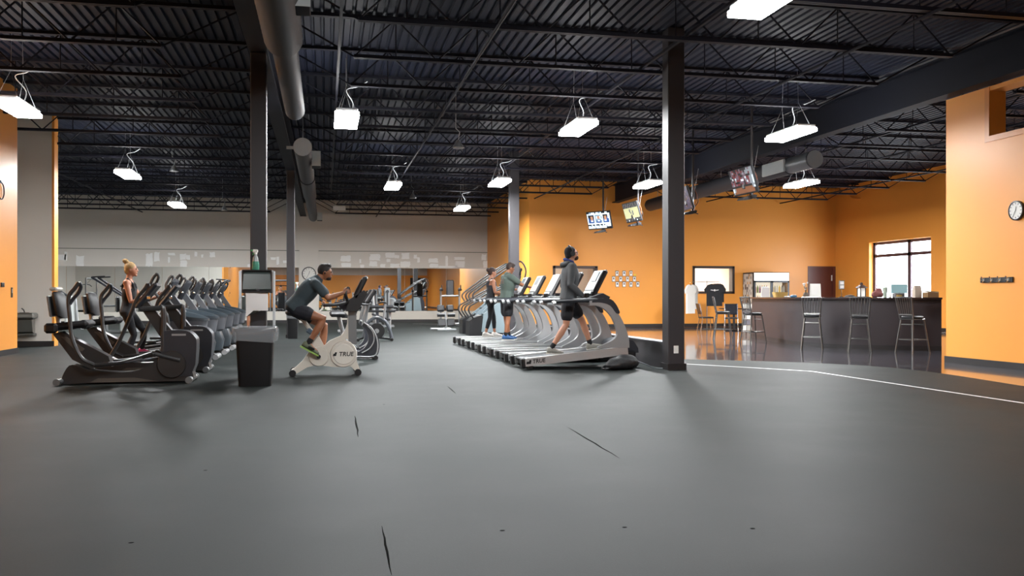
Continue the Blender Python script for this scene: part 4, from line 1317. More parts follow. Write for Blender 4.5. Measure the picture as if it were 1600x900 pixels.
SK_A = mat('skin_fair', 'B07E64', 0.5, noise=0.05, scale=10)
SK_B = mat('skin_tan', '8E5C40', 0.5, noise=0.05, scale=10)
SK_C = mat('skin_warm', 'A8745A', 0.5, noise=0.05, scale=10)
M_SHORTB = mat('black_shorts_cloth', '14151B', 0.8, bump=0.2, bscale=30)
M_SOLEW = mat('sole_pale', 'C8C6BE', 0.6)

def stand(H=1.75, lean=0.0):
    k = H / 1.75
    return dict(pelvis=(0, 0, 0.95 * k), chest=(0.03 * k, 0, 1.24 * k), neck=(0.025 * k, 0, 1.475 * k), head=(0.06 * k, 0, 1.632 * k),
                shL=(0.02 * k, 0.185 * k, 1.41 * k), shR=(0.02 * k, -0.185 * k, 1.41 * k), elL=(0.0, 0.24 * k, 1.12 * k), elR=(0.0, -0.24 * k, 1.12 * k),
                wrL=(0.08 * k, 0.25 * k, 0.87 * k), wrR=(0.08 * k, -0.25 * k, 0.87 * k), hipL=(0, 0.088 * k, 0.92 * k), hipR=(0, -0.088 * k, 0.92 * k),
                knL=(0.02, 0.095 * k, 0.50 * k), knR=(0.02, -0.095 * k, 0.50 * k), anL=(0, 0.1 * k, 0.1), anR=(0, -0.1 * k, 0.1), ftL=(1, 0.12, -0.02), ftR=(1, -0.12, -0.02),
                pnL=(0, -1, 0), pnR=(0, 1, 0), thL=-1, thR=1)

# 1. man in the grey hoodie, striding on the inclined treadmill
J = stand(1.76)
J.update(pelvis=(0, 0, 0.93), hipL=(0.02, 0.088, 0.90), hipR=(-0.02, -0.088, 0.90),
         knR=(-0.06, -0.09, 0.49), anR=(-0.30, -0.09, 0.115), ftR=(1, -0.05, -0.08), knL=(0.26, 0.09, 0.55), anL=(0.40, 0.09, 0.165), ftL=(1, 0.05, 0.18),
         elR=(-0.03, -0.25, 1.13), wrR=(0.16, -0.24, 0.97), elL=(-0.02, 0.25, 1.12), wrL=(0.10, 0.25, 0.90), hdR=(0.7, 0.1, -0.55), curlR=0.55, curlL=0.5, head_pitch=-0.22, head=(0.055, 0, 1.635), build=1.03)
M_HOOD = mat('hoodie_grey_knit', '4A4D50', 0.85, noise=0.12, scale=25, bump=0.3, bscale=25)
h1, HM = person('man in a charcoal hoodie, black shorts and beanie striding on the front treadmill', (TX + 0.84, TY[0], 0.205), 0, J, SK_A,
       [('hoodie', M_HOOD, dict(sleeve=0.93, t0=0.10, grow=0.024, sg=0.015)), ('shorts', M_SHORTB, dict(len=0.66, grow=0.036)), ('socks', mat('black_sock', '17171A', 0.9), {}), ('shoes', mat('grey_runner', '8A8880', 0.7, noise=0.1), dict(sole=M_SOLEW))],
       hair=(mat('navy_beanie', '14151C', 0.9, bump=0.3), 'beanie'))
hb = MB(); hb.limb([(-0.05, -0.09, 1.47), (-0.095, 0, 1.455), (-0.05, 0.09, 1.47)], [0.032, 0.046, 0.032]); hb.limb([(-0.02, -0.1, 1.49), (-0.06, 0, 1.49), (-0.02, 0.1, 1.49)], [0.03, 0.03, 0.03])
hb.build('hood', M_HOOD, h1)
MB().tube(spline([(0.07, 0.04, 1.50), (-0.03, 0.075, 1.535), (-0.06, 0, 1.55), (-0.03, -0.075, 1.535), (0.07, -0.04, 1.50)], 4), 0.022, 8).build('blue_collar', mat('blue_knit', '2C3A78', 0.85), h1)
MB().ell((0.056, 0, -0.08), (0.046, 0.054, 0.04), 14, 10).xform(HM).build('beard', mat('beard_brown', '3A2418', 0.9), h1)
for q in (-1, 1):
    MB().tube([(-0.005, 0.083 * q, 0.0), (-0.005, 0.112 * q, 0.0)], 0.04, 14).xform(HM).build('ear_cup', M_BLACK, h1)
MB().tube(spline([(-0.005, -0.1, 0.03), (-0.01, -0.088, 0.09), (-0.012, -0.05, 0.127), (-0.012, 0, 0.14), (-0.012, 0.05, 0.127), (-0.01, 0.088, 0.09), (-0.005, 0.1, 0.03)], 5), 0.011, 8).xform(HM).build('headphone_band', M_BLACK, h1)
gl = MB()
for q in (-1, 1):
    gl.tube([(0.104, 0.012 * q, 0.005), (0.102, 0.05 * q, 0.005), (0.0, 0.082 * q, 0.01)], 0.004, 6)
gl.xform(HM).build('glasses', M_BLACK, h1)

# 2. man in the grey-green tee tapping the console
J = stand(1.72)
J.update(knL=(0.03, 0.1, 0.49), anL=(0.10, 0.1, 0.10), anR=(-0.08, -0.1, 0.1), knR=(-0.01, -0.1, 0.49), elR=(0.25, -0.24, 1.22), wrR=(0.50, -0.17, 1.17), hdR=(1, 0.1, -0.1), pnR=(0, 0, -1), thR=-1, curlR=0.2,
         elL=(0.1, 0.26, 1.12), wrL=(0.32, 0.2, 1.12), pnL=(0, 0, -1), thL=1, head_pitch=0.38, head=(0.085, 0, 1.59), build=1.06)
M_TEE2 = mat('grey_green_tee', '48554F', 0.85, noise=0.06, scale=12, bump=0.25, bscale=20)
h2, M2 = person('man in a grey-green T-shirt and black shorts touching his treadmill console', (TX + 0.92, TY[4] - 0.03, 0.185), math.radians(14), J, SK_B,
       [('tee', M_TEE2, dict(grow=0.026, sg=0.022, t0=0.1)), ('shorts', M_SHORTB, dict(len=0.72, grow=0.042)), ('socks', mat('black_sock', '17171A', 0.9), {}), ('shoes', mat('blue_runner', '2E5C92', 0.6, noise=0.2, scale=20), dict(sole=M_SOLEW))],
       hair=(mat('dark_brown_hair', '2A1B14', 0.7, bump=0.5, bscale=60), 'short'))
pr = MB()
for z, w in ((1.33, 0.2), (1.295, 0.16), (1.26, 0.18)):
    pr.box((-0.118, 0.0, z), (0.004, w, 0.014))
pr.build('back_print', mat('faded_print', '7F6A62', 0.9), h2)

# 3. woman in black tank and tights
J = stand(1.64)
J.update(knL=(0.12, 0.09, 0.48), anL=(0.14, 0.09, 0.10), knR=(-0.03, -0.09, 0.47), anR=(-0.14, -0.09, 0.11), ftR=(1, 0, -0.05), elR=(0.05, -0.22, 1.06), wrR=(0.26, -0.16, 1.02), elL=(0.05, 0.22, 1.06), wrL=(0.26, 0.16, 1.02),
         curlL=0.6, curlR=0.6, head_pitch=0.1, build=0.9, hs=0.94)
person('woman in a dark tank top and black tights walking on the last treadmill', (TX + 0.80, TY[5], 0.185), math.radians(8), J, SK_C,
       [('tank', mat('dark_tank_cloth', '26272D', 0.8, bump=0.2, bscale=30), dict(grow=0.012)), ('leggings', M_SHORTB, dict(len=7, grow=0.006, t1=0.36)), ('shoes', mat('white_runner', 'D8D6D0', 0.6), dict(sole=M_WHITEP))],
       hair=(mat('brown_hair', '33201A', 0.7, bump=0.5, bscale=60), 'bun_back'), fem=True)

# 4. man on the bike (local origin = bike origin at floor)
J = dict(pelvis=(0.10, 0, 1.0), chest=(0.29, 0, 1.23), neck=(0.43, 0, 1.40), head=(0.535, 0, 1.50), head_pitch=0.05,
         shL=(0.40, 0.19, 1.33), shR=(0.40, -0.19, 1.33), elL=(0.60, 0.25, 1.14), elR=(0.58, -0.25, 1.12), wrL=(0.79, 0.22, 1.20), wrR=(0.79, -0.22, 1.20), hdL=(1, 0, 0.35), hdR=(1, 0, 0.35), pnL=(0, -1, 0), pnR=(0, 1, 0), thL=-1, thR=1, curlL=0.75, curlR=0.75,
         hipL=(0.12, 0.09, 0.95), hipR=(0.12, -0.09, 0.95), knR=(0.52, -0.13, 0.82), anR=(0.30, -0.15, 0.475), ftR=(0.9, -0.05, -0.5), knL=(0.53, 0.12, 0.71), anL=(0.47, 0.15, 0.25), ftL=(1, 0.05, -0.15), build=1.04)
M_TEE4 = mat('dark_slate_tee', '343F44', 0.85, noise=0.06, scale=12, bump=0.3, bscale=18)
h4, M4 = person('man in a dark slate T-shirt leaning forward on the cream exercise bike', (-0.535, 13.4, 0), 0, J, SK_B,
       [('tee', M_TEE4, dict(grow=0.024, sg=0.022, t0=0.12)), ('shorts', mat('navy_shorts_cloth', '12151F', 0.8, bump=0.2, bscale=30), dict(len=0.42, grow=0.038)), ('socks', mat('black_sock', '17171A', 0.9), {}), ('shoes', mat('grey_green_shoe', '5B6350', 0.6, noise=0.3, scale=30), dict(sole=mat('lime_sole', '8FB05A', 0.5)))],
       hair=(mat('black_hair', '171110', 0.7, bump=0.5, bscale=60), 'short'))
for q in (-1, 1):
    MB().ell((-0.004, 0.084 * q, -0.012), (0.012, 0.01, 0.016), 8, 6).xform(M4).build('earbud', M_BLACK, h4)
MB().ell((0.05, 0, -0.088), (0.044, 0.05, 0.028), 12, 8).xform(M4).build('beard', mat('beard_dark', '241812', 0.9), h4)

# 5. blonde woman on the elliptical
J = stand(1.70)
J.update(knR=(0.12, -0.09, 0.52), anR=(-0.02, -0.12, 0.13), ftR=(1, 0, -0.12), knL=(0.24, 0.09, 0.58), anL=(0.20, 0.12, 0.28), ftL=(1, 0, -0.05), elR=(0.10, -0.23, 1.06), wrR=(0.30, -0.24, 1.10), elL=(0.18, 0.23, 1.06), wrL=(0.42, 0.25, 1.14),
         hdR=(0.8, 0, 0.5), hdL=(0.8, 0, 0.5), curlL=0.75, curlR=0.75, head_pitch=-0.02, build=0.92, hs=0.97)
person('blonde woman with a top bun and black tank top on an elliptical', (-3.16, 15.6, 0.0), 0, J, mat('skin_rosy', 'AD755B', 0.5, noise=0.05, scale=10),
       [('tank', mat('black_tank_cloth', '121216', 0.8, bump=0.2, bscale=30), dict(grow=0.012)), ('leggings', M_SHORTB, dict(len=8, grow=0.006, t1=0.36)), ('shoes', mat('pink_runner', 'B73C6A', 0.6), dict(sole=M_WHITEP))],
       hair=(mat('blonde_hair', '9C7F52', 0.65, noise=0.25, scale=30, bump=0.5, bscale=60), 'bun_high'), fem=True)

# 6. man at the pull-down, seen in the mirror
J = stand(1.70)
J.update(elL=(0.2, 0.28, 1.2), elR=(0.2, -0.28, 1.2), wrL=(0.33, 0.16, 1.28), wrR=(0.33, -0.16, 1.28), hdL=(0.5, -0.6, 0.3), hdR=(0.5, 0.6, 0.3), curlL=0.8, curlR=0.8)
person('man in a grey singlet and black shorts seen in the mirror between two columns', (-2.35, 30.2, 0.0), math.radians(80), J, SK_B,
       [('tank', mat('grey_singlet', '75726C', 0.85), dict(grow=0.016)), ('shorts', M_SHORTB, dict(len=0.7, grow=0.035)), ('shoes', mat('white_runner', 'D8D6D0', 0.6), {})],
       hair=(mat('black_hair', '171110', 0.7), 'short'), voxel=0.012)
# ------------------------------------------------------------------ stair climbers (local: user faces +X, origin at rear of base)
def make_stepmill():
    r = thing('stair_climber', 's', 'stair climber')
    MB().prism([(0.0, 0.0), (0.0, 0.42), (0.14, 0.52), (0.38, 0.60), (0.5, 0.3), (1.5, 0.25), (1.55, 0.0)], -0.36, 0.36).build('base_shell', M_BLACK, r)
    for s in (-1, 1):
        y0, y1 = sorted((0.30 * s, 0.40 * s))
        MB().prism([(0.36, 0.1), (0.42, 0.62), (1.05, 1.12), (1.22, 1.05), (1.35, 0.05)], y0, y1).build('side_panel', mat('stepper_pale_blue', '76848A', 0.35, metal=0.2), r)
        y0, y1 = sorted((0.30 * s, 0.395 * s))
        MB().prism(spline2([(1.0, 0.06), (1.02, 0.5), (1.2, 1.0), (1.42, 0.95), (1.5, 0.5), (1.45, 0.06)], 3), y0, y1).build('tower_shell', M_CHAR, r)
        y = 0.37 * s
        # upper long rail and lower bent rail
        MB().tube(spline([(0.12, y, 0.5), (-0.02, y, 0.72), (0.02, y, 0.86), (0.16, y, 0.95), (0.7, y, 1.26), (1.1, y, 1.45)], 5), 0.024, 8).build('lower_rail', M_BLACK, r)
        MB().tube(spline([(0.18, y, 1.0), (0.10, y, 1.14), (0.14, y, 1.25), (0.30, y, 1.38), (1.0, y, 1.88), (1.42, y, 2.14), (1.55, y, 2.18), (1.66, y, 2.05), (1.70, y, 1.85), (1.6, y, 1.6), (1.3, y, 1.5)], 5), 0.024, 8).build('upper_rail', M_BLACK, r)
    for k in range(5):
        x = 0.42 + 0.17 * k; z = 0.45 + 0.17 * k
        st = MB().box((x, 0, z), (0.24, 0.58, 0.03), bev=0.008).build('step', M_GREYP, r)
        MB().box((x + 0.11, 0, z - 0.08), (0.015, 0.58, 0.15)).build('riser', M_BLACK, st)
    MB().prism([(1.12, 1.0), (1.40, 0.95), (1.62, 1.75), (1.50, 1.8)], -0.1, 0.1).build('mast', M_CHAR, r)
    c = MB().box((1.5, 0, 1.80), (0.44, 0.46, 0.09), Euler((0, math.radians(-60), 0)), bev=0.03).build('console', M_BLACK, r)
    MB().box((1.452, 0, 1.83), (0.3, 0.36, 0.012), Euler((0, math.radians(-60), 0))).build('console_face', M_CONSOLE, c)
    return r
sm = make_stepmill()
sm.location = (4.15, 26.4, 0); tag(sm, 'stair climber in front, with bent black hand rails, beside the last treadmill', 'stair climber', 'stair climbers')
dup(sm, (4.15, 27.75, 0), None, 'stair climber behind the other one, closest to the mirrors', 'stair climbers')

# ------------------------------------------------------------------ strength corner
def roman_chair(loc, lab):
    r = thing('back_extension_bench', lab, 'bench', loc)
    MB().box((0, 0, 0.03), (0.62, 0.08, 0.06), bev=0.01).build('front_foot', M_SILVER, r)
    MB().box((-0.12, 0.75, 0.03), (0.7, 0.08, 0.06), bev=0.01).build('rear_foot', M_SILVER, r)
    MB().tube([(0, 0, 0.06), (0, 0.75, 0.06)], 0.035, 8).build('spine', M_SILVER, r)
    MB().tube([(0, 0.1, 0.06), (0, 0.35, 0.62)], 0.04, 8).build('post', M_SILVER, r)
    for s in (-1, 1):
        MB().box((0.16 * s, 0.38, 0.74), (0.25, 0.12, 0.24), Euler((math.radians(-25), 0, 0)), bev=0.04).build('hip_pad', M_BLACKSOFT, r)
        MB().cyl((0.05 * s, 0.18, 0.52), (0.30 * s, 0.18, 0.52), 0.065, 14).build('roller_pad', M_BLACKSOFT, r)
        MB().box((0.155 * s, 0.1, 0.27), (0.27, 0.05, 0.26), Euler((math.radians(-20), 0, 0)), bev=0.03).build('foot_plate', M_BLACKSOFT, r)
    return r
roman_chair((4.0, 29.9, 0), 'small black padded back extension bench standing free on the rubber floor')
def vkr(loc, lab):
    r = thing('captains_chair', lab, 'gym machine', loc)
    for s in (-1, 1):
        MB().box((0.36 * s, 0.3, 0.03), (0.09, 1.0, 0.06), bev=0.01).build('foot', M_SILVERD, r)
        MB().tube([(0.36 * s, 0.1, 0.05), (0.36 * s, 0.1, 1.48)], 0.04, 8).build('post', M_SILVERD, r)
        MB().box((0.36 * s, 0.0, 1.40), (0.12, 0.42, 0.08), bev=0.03).build('arm_pad', M_BLACKSOFT, r)
        MB().cyl((0.36 * s, -0.22, 1.4), (0.36 * s, -0.22, 1.58), 0.022, 8).build('grip', M_BLACK, r)
    MB().tube([(-0.36, 0.1, 1.17), (0.36, 0.1, 1.17)], 0.035, 8).build('cross_bar', M_SILVERD, r)
    MB().box((0, 0.12, 1.48), (0.3, 0.09, 0.6), bev=0.04).build('back_pad', M_BLACKSOFT, r)
    MB().tube([(-0.36, 0.1, 0.1), (0.36, 0.1, 0.1)], 0.035, 8).build('lower_bar', M_SILVERD, r)
    return r
vkr((4.72, 34.2, 0), 'knee raise tower with tall back pad close to the mirrors')
def cable_tower(loc, rz, lab, h=1.45):
    r = thing('cable_tower', lab, 'gym machine', loc, rz)
    MB().box((0, 0, 0.04), (0.5, 0.5, 0.08), bev=0.01).build('base', M_SILVERD, r)
    MB().box((0.0, 0, h / 2 + 0.05), (0.20, 0.16, h - 0.05), bev=0.02).build('column_shell', M_SILVERD, r)
    MB().box((0, -0.085, h / 2), (0.06, 0.012, h - 0.3)).build('slot', M_BLACK, r)
    MB().cyl((0, -0.16, h - 0.12), (0, -0.02, h - 0.12), 0.06, 14).build('pulley', M_BLACK, r)
    return r
p = px(605, 511, 33.5)
cable_tower((p[0], p[1], 0), 0, 'pale grey cable tower standing in front of the mirrors')
p = px(586, 505, 36.5)
cable_tower((p[0], p[1], 0), 0, 'shorter grey cable tower behind the pads, near the mirrors', 1.4)
def flat_machine(loc, rz, lab):
    """seated press with pads on a silver frame"""
    r = thing('seated_press', lab, 'gym machine', loc, rz)
    for s in (-1, 1):
        MB().box((0.3, 0.32 * s, 0.03), (1.3, 0.08, 0.06), bev=0.01).build('foot', M_SILVER, r)
        MB().tube([(0.85, 0.32 * s, 0.05), (0.75, 0.32 * s, 1.35)], 0.04, 8).build('upright', M_SILVER, r)
        MB().tube(spline([(0.75, 0.3 * s, 0.95), (0.35, 0.4 * s, 0.98), (0.05, 0.38 * s, 0.95)], 4), 0.026, 8).build('press_arm', M_BLACK, r)
    MB().tube([(0.75, -0.32, 1.33), (0.75, 0.32, 1.33)], 0.04, 8).build('top_bar', M_SILVER, r)
    MB().box((0.0, 0, 0.5), (0.5, 0.36, 0.1), bev=0.035).build('seat', M_BLACKSOFT, r)
    MB().tube([(0.0, 0, 0.05), (0.0, 0, 0.46)], 0.05, 8).build('seat_post', M_SILVER, r)
    MB().box((0.25, 0, 0.88), (0.1, 0.32, 0.62), Euler((0, math.radians(8), 0)), bev=0.035).build('back_pad', M_BLACKSOFT, r)
    ws = MB().box((0.9, 0, 0.5), (0.12, 0.36, 0.8), bev=0.01).build('weight_stack', M_CHAR, r)
    return r
p = px(583, 500, 30)
flat_machine((0.75, 29.6, 0), 0, 'seated press with black pads behind the spin bike')
def flat_bench(loc, rz, lab):
    r = thing('padded_bench', lab, 'bench', loc, rz)
    MB().box((0, 0, 0.82), (1.0, 0.5, 0.09), bev=0.035).build('top_pad', M_BLACKSOFT, r)
    MB().box((0.1, 0, 0.68), (0.9, 0.42, 0.06), bev=0.02).build('under_tray', M_BLACK, r)
    for x in (-0.35, 0.38):
        MB().tube([(x, 0, 0.05), (x, 0, 0.8)], 0.045, 8).build('post', M_SILVER, r)
        MB().box((x, 0, 0.03), (0.09, 0.6, 0.06), bev=0.01).build('foot', M_SILVER, r)
    MB().box((0.1, -0.1, 0.5), (0.6, 0.3, 0.06), Euler((0, math.radians(18), 0)), bev=0.02).build('tilted_pad', M_BLACKSOFT, r)
    return r
p = px(580, 500, 28.2)
flat_bench((p[0] + 0.2, p[1], 0), 0, 'black padded bench on silver posts just behind the spin bike')
def lever_machine(loc, rz, lab, tall=1.75):
    r = thing('lever_machine', lab, 'gym machine', loc, rz)
    MB().box((0, 0, 0.04), (1.3, 0.1, 0.08), bev=0.01).build('floor_beam', M_SILVERD, r)
    for x in (-0.6, 0.6):
        MB().box((x, 0, 0.03), (0.1, 0.9, 0.06), bev=0.01).build('foot', M_SILVERD, r)
    MB().box((0.25, 0, 0.6), (0.34, 0.5, 1.15), bev=0.04).build('weight_housing', mat('machine_grey', 'A4A8A6', 0.4, noise=0.04), r)
    MB().box((-0.35, 0, 0.48), (0.42, 0.4, 0.1), bev=0.04).build('seat', M_BLACKSOFT, r)
    MB().tube([(-0.35, 0, 0.06), (-0.35, 0, 0.45)], 0.05, 8).build('seat_post', M_SILVERD, r)
    MB().box((-0.02, 0, 0.9), (0.1, 0.3, 0.5), bev=0.04).build('chest_pad', M_BLACKSOFT, r)
    for s in (-1, 1):
        a = MB().tube(spline([(0.25, 0.16 * s, 1.1), (-0.15, 0.34 * s, 1.38), (-0.7, 0.42 * s, tall)], 4), 0.034, 8).build('lever_arm', M_CHAR, r)
        MB().cyl((-0.70, 0.42 * s, tall), (-0.32, 0.36 * s, tall + 0.02), 0.022, 8).build('grip', M_BLACK, a)
        MB().tube([(0.5, 0.3 * s, 0.05), (0.4, 0.28 * s, 1.15)], 0.03, 8).build('brace', M_SILVER, r)
    MB().tube([(-0.5, 0.3, 0.84), (0.4, 0.3, 0.86)], 0.03, 8).build('side_rail', M_SILVERD, r)
    return r
lever_machine((-6.4, 30.3, 0), 0, 'grey lever machine with one long arm raised, seen past the front recumbent trainer')
lever_machine((-3.9, 31.8, 0), PI, 'grey lever machine behind the blonde woman', 1.7)
lever_machine((-8.9, 33.5, 0), 0.3, 'grey lever machine nearest the drinking fountain wall', 1.65)
def rig(loc, rz, lab):
    r = thing('pulldown_rig', lab, 'gym machine', loc, rz)
    for s in (-1, 1):
        MB().box((0, 0.55 * s, 0.03), (0.9, 0.09, 0.06), bev=0.01).build('foot', M_SILVER, r)
        MB().tube([(0, 0.55 * s, 0.05), (0, 0.55 * s, 2.0)], 0.045, 8).build('upright', M_SILVER, r)
    MB().tube([(0, -0.55, 1.98), (0, 0.55, 1.98)], 0.045, 8).build('top_beam', M_SILVER, r)
    MB().tube(spline([(-0.25, -0.55, 1.62), (-0.25, -0.3, 1.7), (-0.25, 0.3, 1.7), (-0.25, 0.55, 1.62)], 4), 0.018, 8).build('pull_bar', M_CHROME, r)
    MB().cyl((-0.25, 0, 1.7), (0, 0, 1.98), 0.006, 5).build('cable', M_BLACK, r)
    MB().box((0.12, 0, 0.75), (0.14, 0.34, 1.2), bev=0.01).build('weight_stack', M_CHAR, r)
    MB().box((-0.4, 0, 0.46), (0.4, 0.32, 0.09), bev=0.035).build('seat', M_BLACKSOFT, r)
    MB().tube([(-0.4, 0, 0.03), (-0.4, 0, 0.43)], 0.05, 8).build('seat_post', M_SILVER, r)
    return r
rig((-2.25, 31.5, 0), -PI / 2 + 0.1, 'silver pulldown rig facing the mirror man')
rig((-10.8, 34.5, 0), 0.2, 'silver pulldown rig in the strength corner beside the alcove wall')

# ------------------------------------------------------------------ towel station on the column
bn_ = thing('trash_bin', 'tall black trash bin with a clear liner folded over its rim', 'bin', (-0.88, 12.02, 0))
def rrect(w, d, z, n=5, rr=0.05):
    pts = []
    for cx, cy, a0 in ((w / 2 - rr, d / 2 - rr, 0), (-w / 2 + rr, d / 2 - rr, 90), (-w / 2 + rr, -d / 2 + rr, 180), (w / 2 - rr, -d / 2 + rr, 270)):
        for k in range(n):
            a = math.radians(a0 + 90 * k / (n - 1))
            pts.append(V((cx + rr * math.cos(a), cy + rr * math.sin(a), z)))
    return pts
MB().loft([rrect(0.40, 0.36, 0.0), rrect(0.405, 0.365, 0.01), rrect(0.475, 0.42, 0.70), rrect(0.51, 0.45, 0.70), rrect(0.51, 0.45, 0.74), rrect(0.45, 0.4, 0.74), rrect(0.4, 0.36, 0.5)]).build('bin_body', M_BLACK, bn_)
M_LINER = mat('clear_liner', 'B5B8BC', 0.12, alpha=0.3, spec=0.9)
rn = random.Random(4)
rg = []
for z, g in ((0.735, -0.03), (0.757, 0.0), (0.752, 0.03), (0.70, 0.045), (0.64, 0.04), (0.575, 0.022)):
    base = rrect(0.51 + g, 0.45 + g, z, 8)
    rg.append([p + V((rn.uniform(-1, 1) * 0.008, rn.uniform(-1, 1) * 0.008, rn.uniform(-1, 1) * (0.012 if z > 0.6 else 0.03))) for p in base])
lm = MB(); nR = len(rg[0]); lm._add([p for q in rg for p in q], [[i * nR + k, i * nR + (k + 1) % nR, (i + 1) * nR + (k + 1) % nR, (i + 1) * nR + k] for i in range(len(rg) - 1) for k in range(nR)])
lm.build('liner', M_LINER, bn_, angle=25)

bn2 = dup(bn_, (-0.86, 25.05, 0), None, 'small black bin standing against the far column behind the bike rider')
bn2.scale = (0.62, 0.62, 0.95)
ds = thing('towel_dispenser', 'smoky grey paper towel dispenser on the front column', 'dispenser', (-0.93, 13.19, 1.2))
MB().prism([(-0.02, 0.02), (-0.22, 0.0), (-0.26, 0.05), (-0.25, 0.26), (-0.2, 0.3), (-0.02, 0.3)], -0.19, 0.19).xform(Matrix.Rotation(PI / 2, 4, 'Z')).build('cover', mat('smoke_plastic', '4C5654', 0.18, noise=0.08), ds)
for s in (-1, 1):
    MB().box((0.19 * s, -0.13, 0.15), (0.03, 0.25, 0.31), bev=0.01).build('side_cheek', M_BLACK, ds)
MB().box((0, -0.13, 0.31), (0.40, 0.24, 0.02), bev=0.005).build('lid', M_BLACK, ds)
MB().box((0, -0.24, 0.02), (0.38, 0.06, 0.04), bev=0.01).build('chin', M_BLACK, ds)
MB().ell((0.01, -0.27, 0.04), (0.03, 0.02, 0.015), 10, 6).build('lock', M_GREYP, ds)
MB().box((0, -0.015, 0.15), (0.36, 0.05, 0.28)).build('back_plate', M_BLACK, ds)
pt = MB().loft([[V((x, -0.24 + 0.012 * math.sin(x * 18 + z * 9), z)) for x in (-0.15, -0.05, 0.05, 0.15)] + [V((x, -0.236 + 0.012 * math.sin(x * 18 + z * 9), z)) for x in (0.15, 0.05, -0.05, -0.15)] for z in (0.0, -0.12, -0.24)]
               + [[V((x, -0.24, -0.31 + (0.06 if x > -0.1 else -0.03))) for x in (-0.15, -0.05, 0.05, 0.15)] + [V((x, -0.236, -0.31 + (0.06 if x > -0.1 else -0.03))) for x in (0.15, 0.05, -0.05, -0.15)]])
pt.build('paper_towel', M_PAPER, ds)
sp = thing('spray_bottle', 'clear spray bottle with green cleaner standing on the towel dispenser', 'bottle', (-0.955, 13.05, 1.52))
MB().lathe([(0.045, 0.0), (0.05, 0.01), (0.05, 0.09), (0.043, 0.12)], (0, 0, 0), 16).build('cleaner', mat('green_cleaner', '4E9E86', 0.15, trans=0.3), sp)
MB().lathe([(0.043, 0.12), (0.035, 0.17), (0.02, 0.205), (0.016, 0.23)], (0, 0, 0), 16).build('bottle_shoulder', mat('clear_plastic', 'C9D2D0', 0.15, trans=0.5), sp)
hd_ = MB().box((-0.005, 0, 0.265), (0.075, 0.035, 0.05), bev=0.012).build('trigger_head', M_WHITEP, sp)
MB().cyl((-0.035, 0, 0.272), (-0.065, 0, 0.272), 0.012, 8).build('nozzle', mat('green_cap', '3F9A5A', 0.4), hd_)
MB().box((-0.03, 0, 0.235), (0.012, 0.015, 0.06), Euler((0, 0.4, 0)), bev=0.004).build('trigger', mat('green_cap', '3F9A5A', 0.4), hd_)
MB().cyl((0, 0, 0.22), (0, 0, 0.245), 0.022, 12).build('collar', M_WHITEP, hd_)

# second bottle, farther column
sp2 = dup(sp, (-0.93 + 0.18, 25.2, 1.25), None, 'clear spray bottle with green cleaner on a holder at the far column')
sh_ = thing('bottle_holder', 'small grey bracket on the far column carrying a spray bottle', 'bracket', (-0.75, 25.2, 1.2))
MB().box((0, 0, 0.035), (0.14, 0.14, 0.02), bev=0.005).build('tray', M_GREYP, sh_)
MB().box((0.0, 0.12, 0.03), (0.08, 0.22, 0.03)).build('arm', M_GREYP, sh_)
MB().box((-0.06, 0.22, 0.03), (0.2, 0.03, 0.12), bev=0.005).build('clamp', M_GREYP, sh_)

# bag by the front treadmill, with its strap
bg = thing('gym_bag', 'small black bag with a strap lying by the front treadmill', 'bag', (4.58, 13.42, 0))
b = MB(); b.ell((0, 0, 0.1), (0.27, 0.13, 0.11), 16, 10); b.ell((0.05, 0.02, 0.15), (0.19, 0.11, 0.09), 14, 8); b.ell((-0.15, -0.02, 0.07), (0.16, 0.12, 0.075), 14, 8)
mesh_obj(baked(b, 0.015, 3), 'bag_body', mat('bag_nylon', '1C1C1E', 0.55, noise=0.2, scale=20, bump=0.5, bscale=30), bg)
MB().tube(spline([(0.2, -0.03, 0.14), (0.35, -0.1, 0.08), (0.5, -0.02, 0.02), (0.66, -0.06, 0.015), (0.72, 0.02, 0.015)], 5), 0.014, 6, flat=0.5).build('strap', M_GREYP, bg)
MB().tube(spline([(-0.2, -0.09, 0.05), (-0.3, -0.14, 0.03), (-0.36, -0.05, 0.025), (-0.27, 0.02, 0.08)], 4), 0.014, 6).build('handle', M_BLACK, bg)
# ------------------------------------------------------------------ televisions on ceiling poles
def em(name, c, e=1.0):
    return mat('screen_' + name, c, 0.3, emit=e)
P_NEWS = {'w': em('white', 'C9D4DC', 1.0), 'b': em('blue', '2C4C86', 0.8), 'k': em('black', '15181E', 0.1), 'g': em('grey', '7F93A0', 0.9), 's': em('skin', 'B08468', 0.8), 'n': em('navy', '1D2C50', 0.6)}
NEWS = ['kkggwwwkwwggwkkkwwkk', 'wwwwwwwwwwwwwwwwwwww', 'wkkkkkwgggggwwkkkkww', 'wkksskwgwsswgwksskww', 'wbksskwgwsswgwkssbww', 'wbbssbwgggggwwbssbbw', 'wbbwwbwgbwwbgwbwwbbw', 'wbbbbbwgbbbbgwbbbbbw', 'wwwwwwwwwwwwwwwwwwww', 'kkkwkkwkkkwkkwkwwwww', 'wwgwwgwwwgwwgwwwgwww', 'wwwwwwgwwwwwwwwwkkkk']
P_BALL = {'k': em('dkgrey', '33383A', 0.5), 'y': em('court', 'B5B58C', 0.9), 'w': em('white', 'C9D4DC', 1.0), 'p': em('crowd', '6B6462', 0.6), 'n': em('navy', '1D2C50', 0.6)}
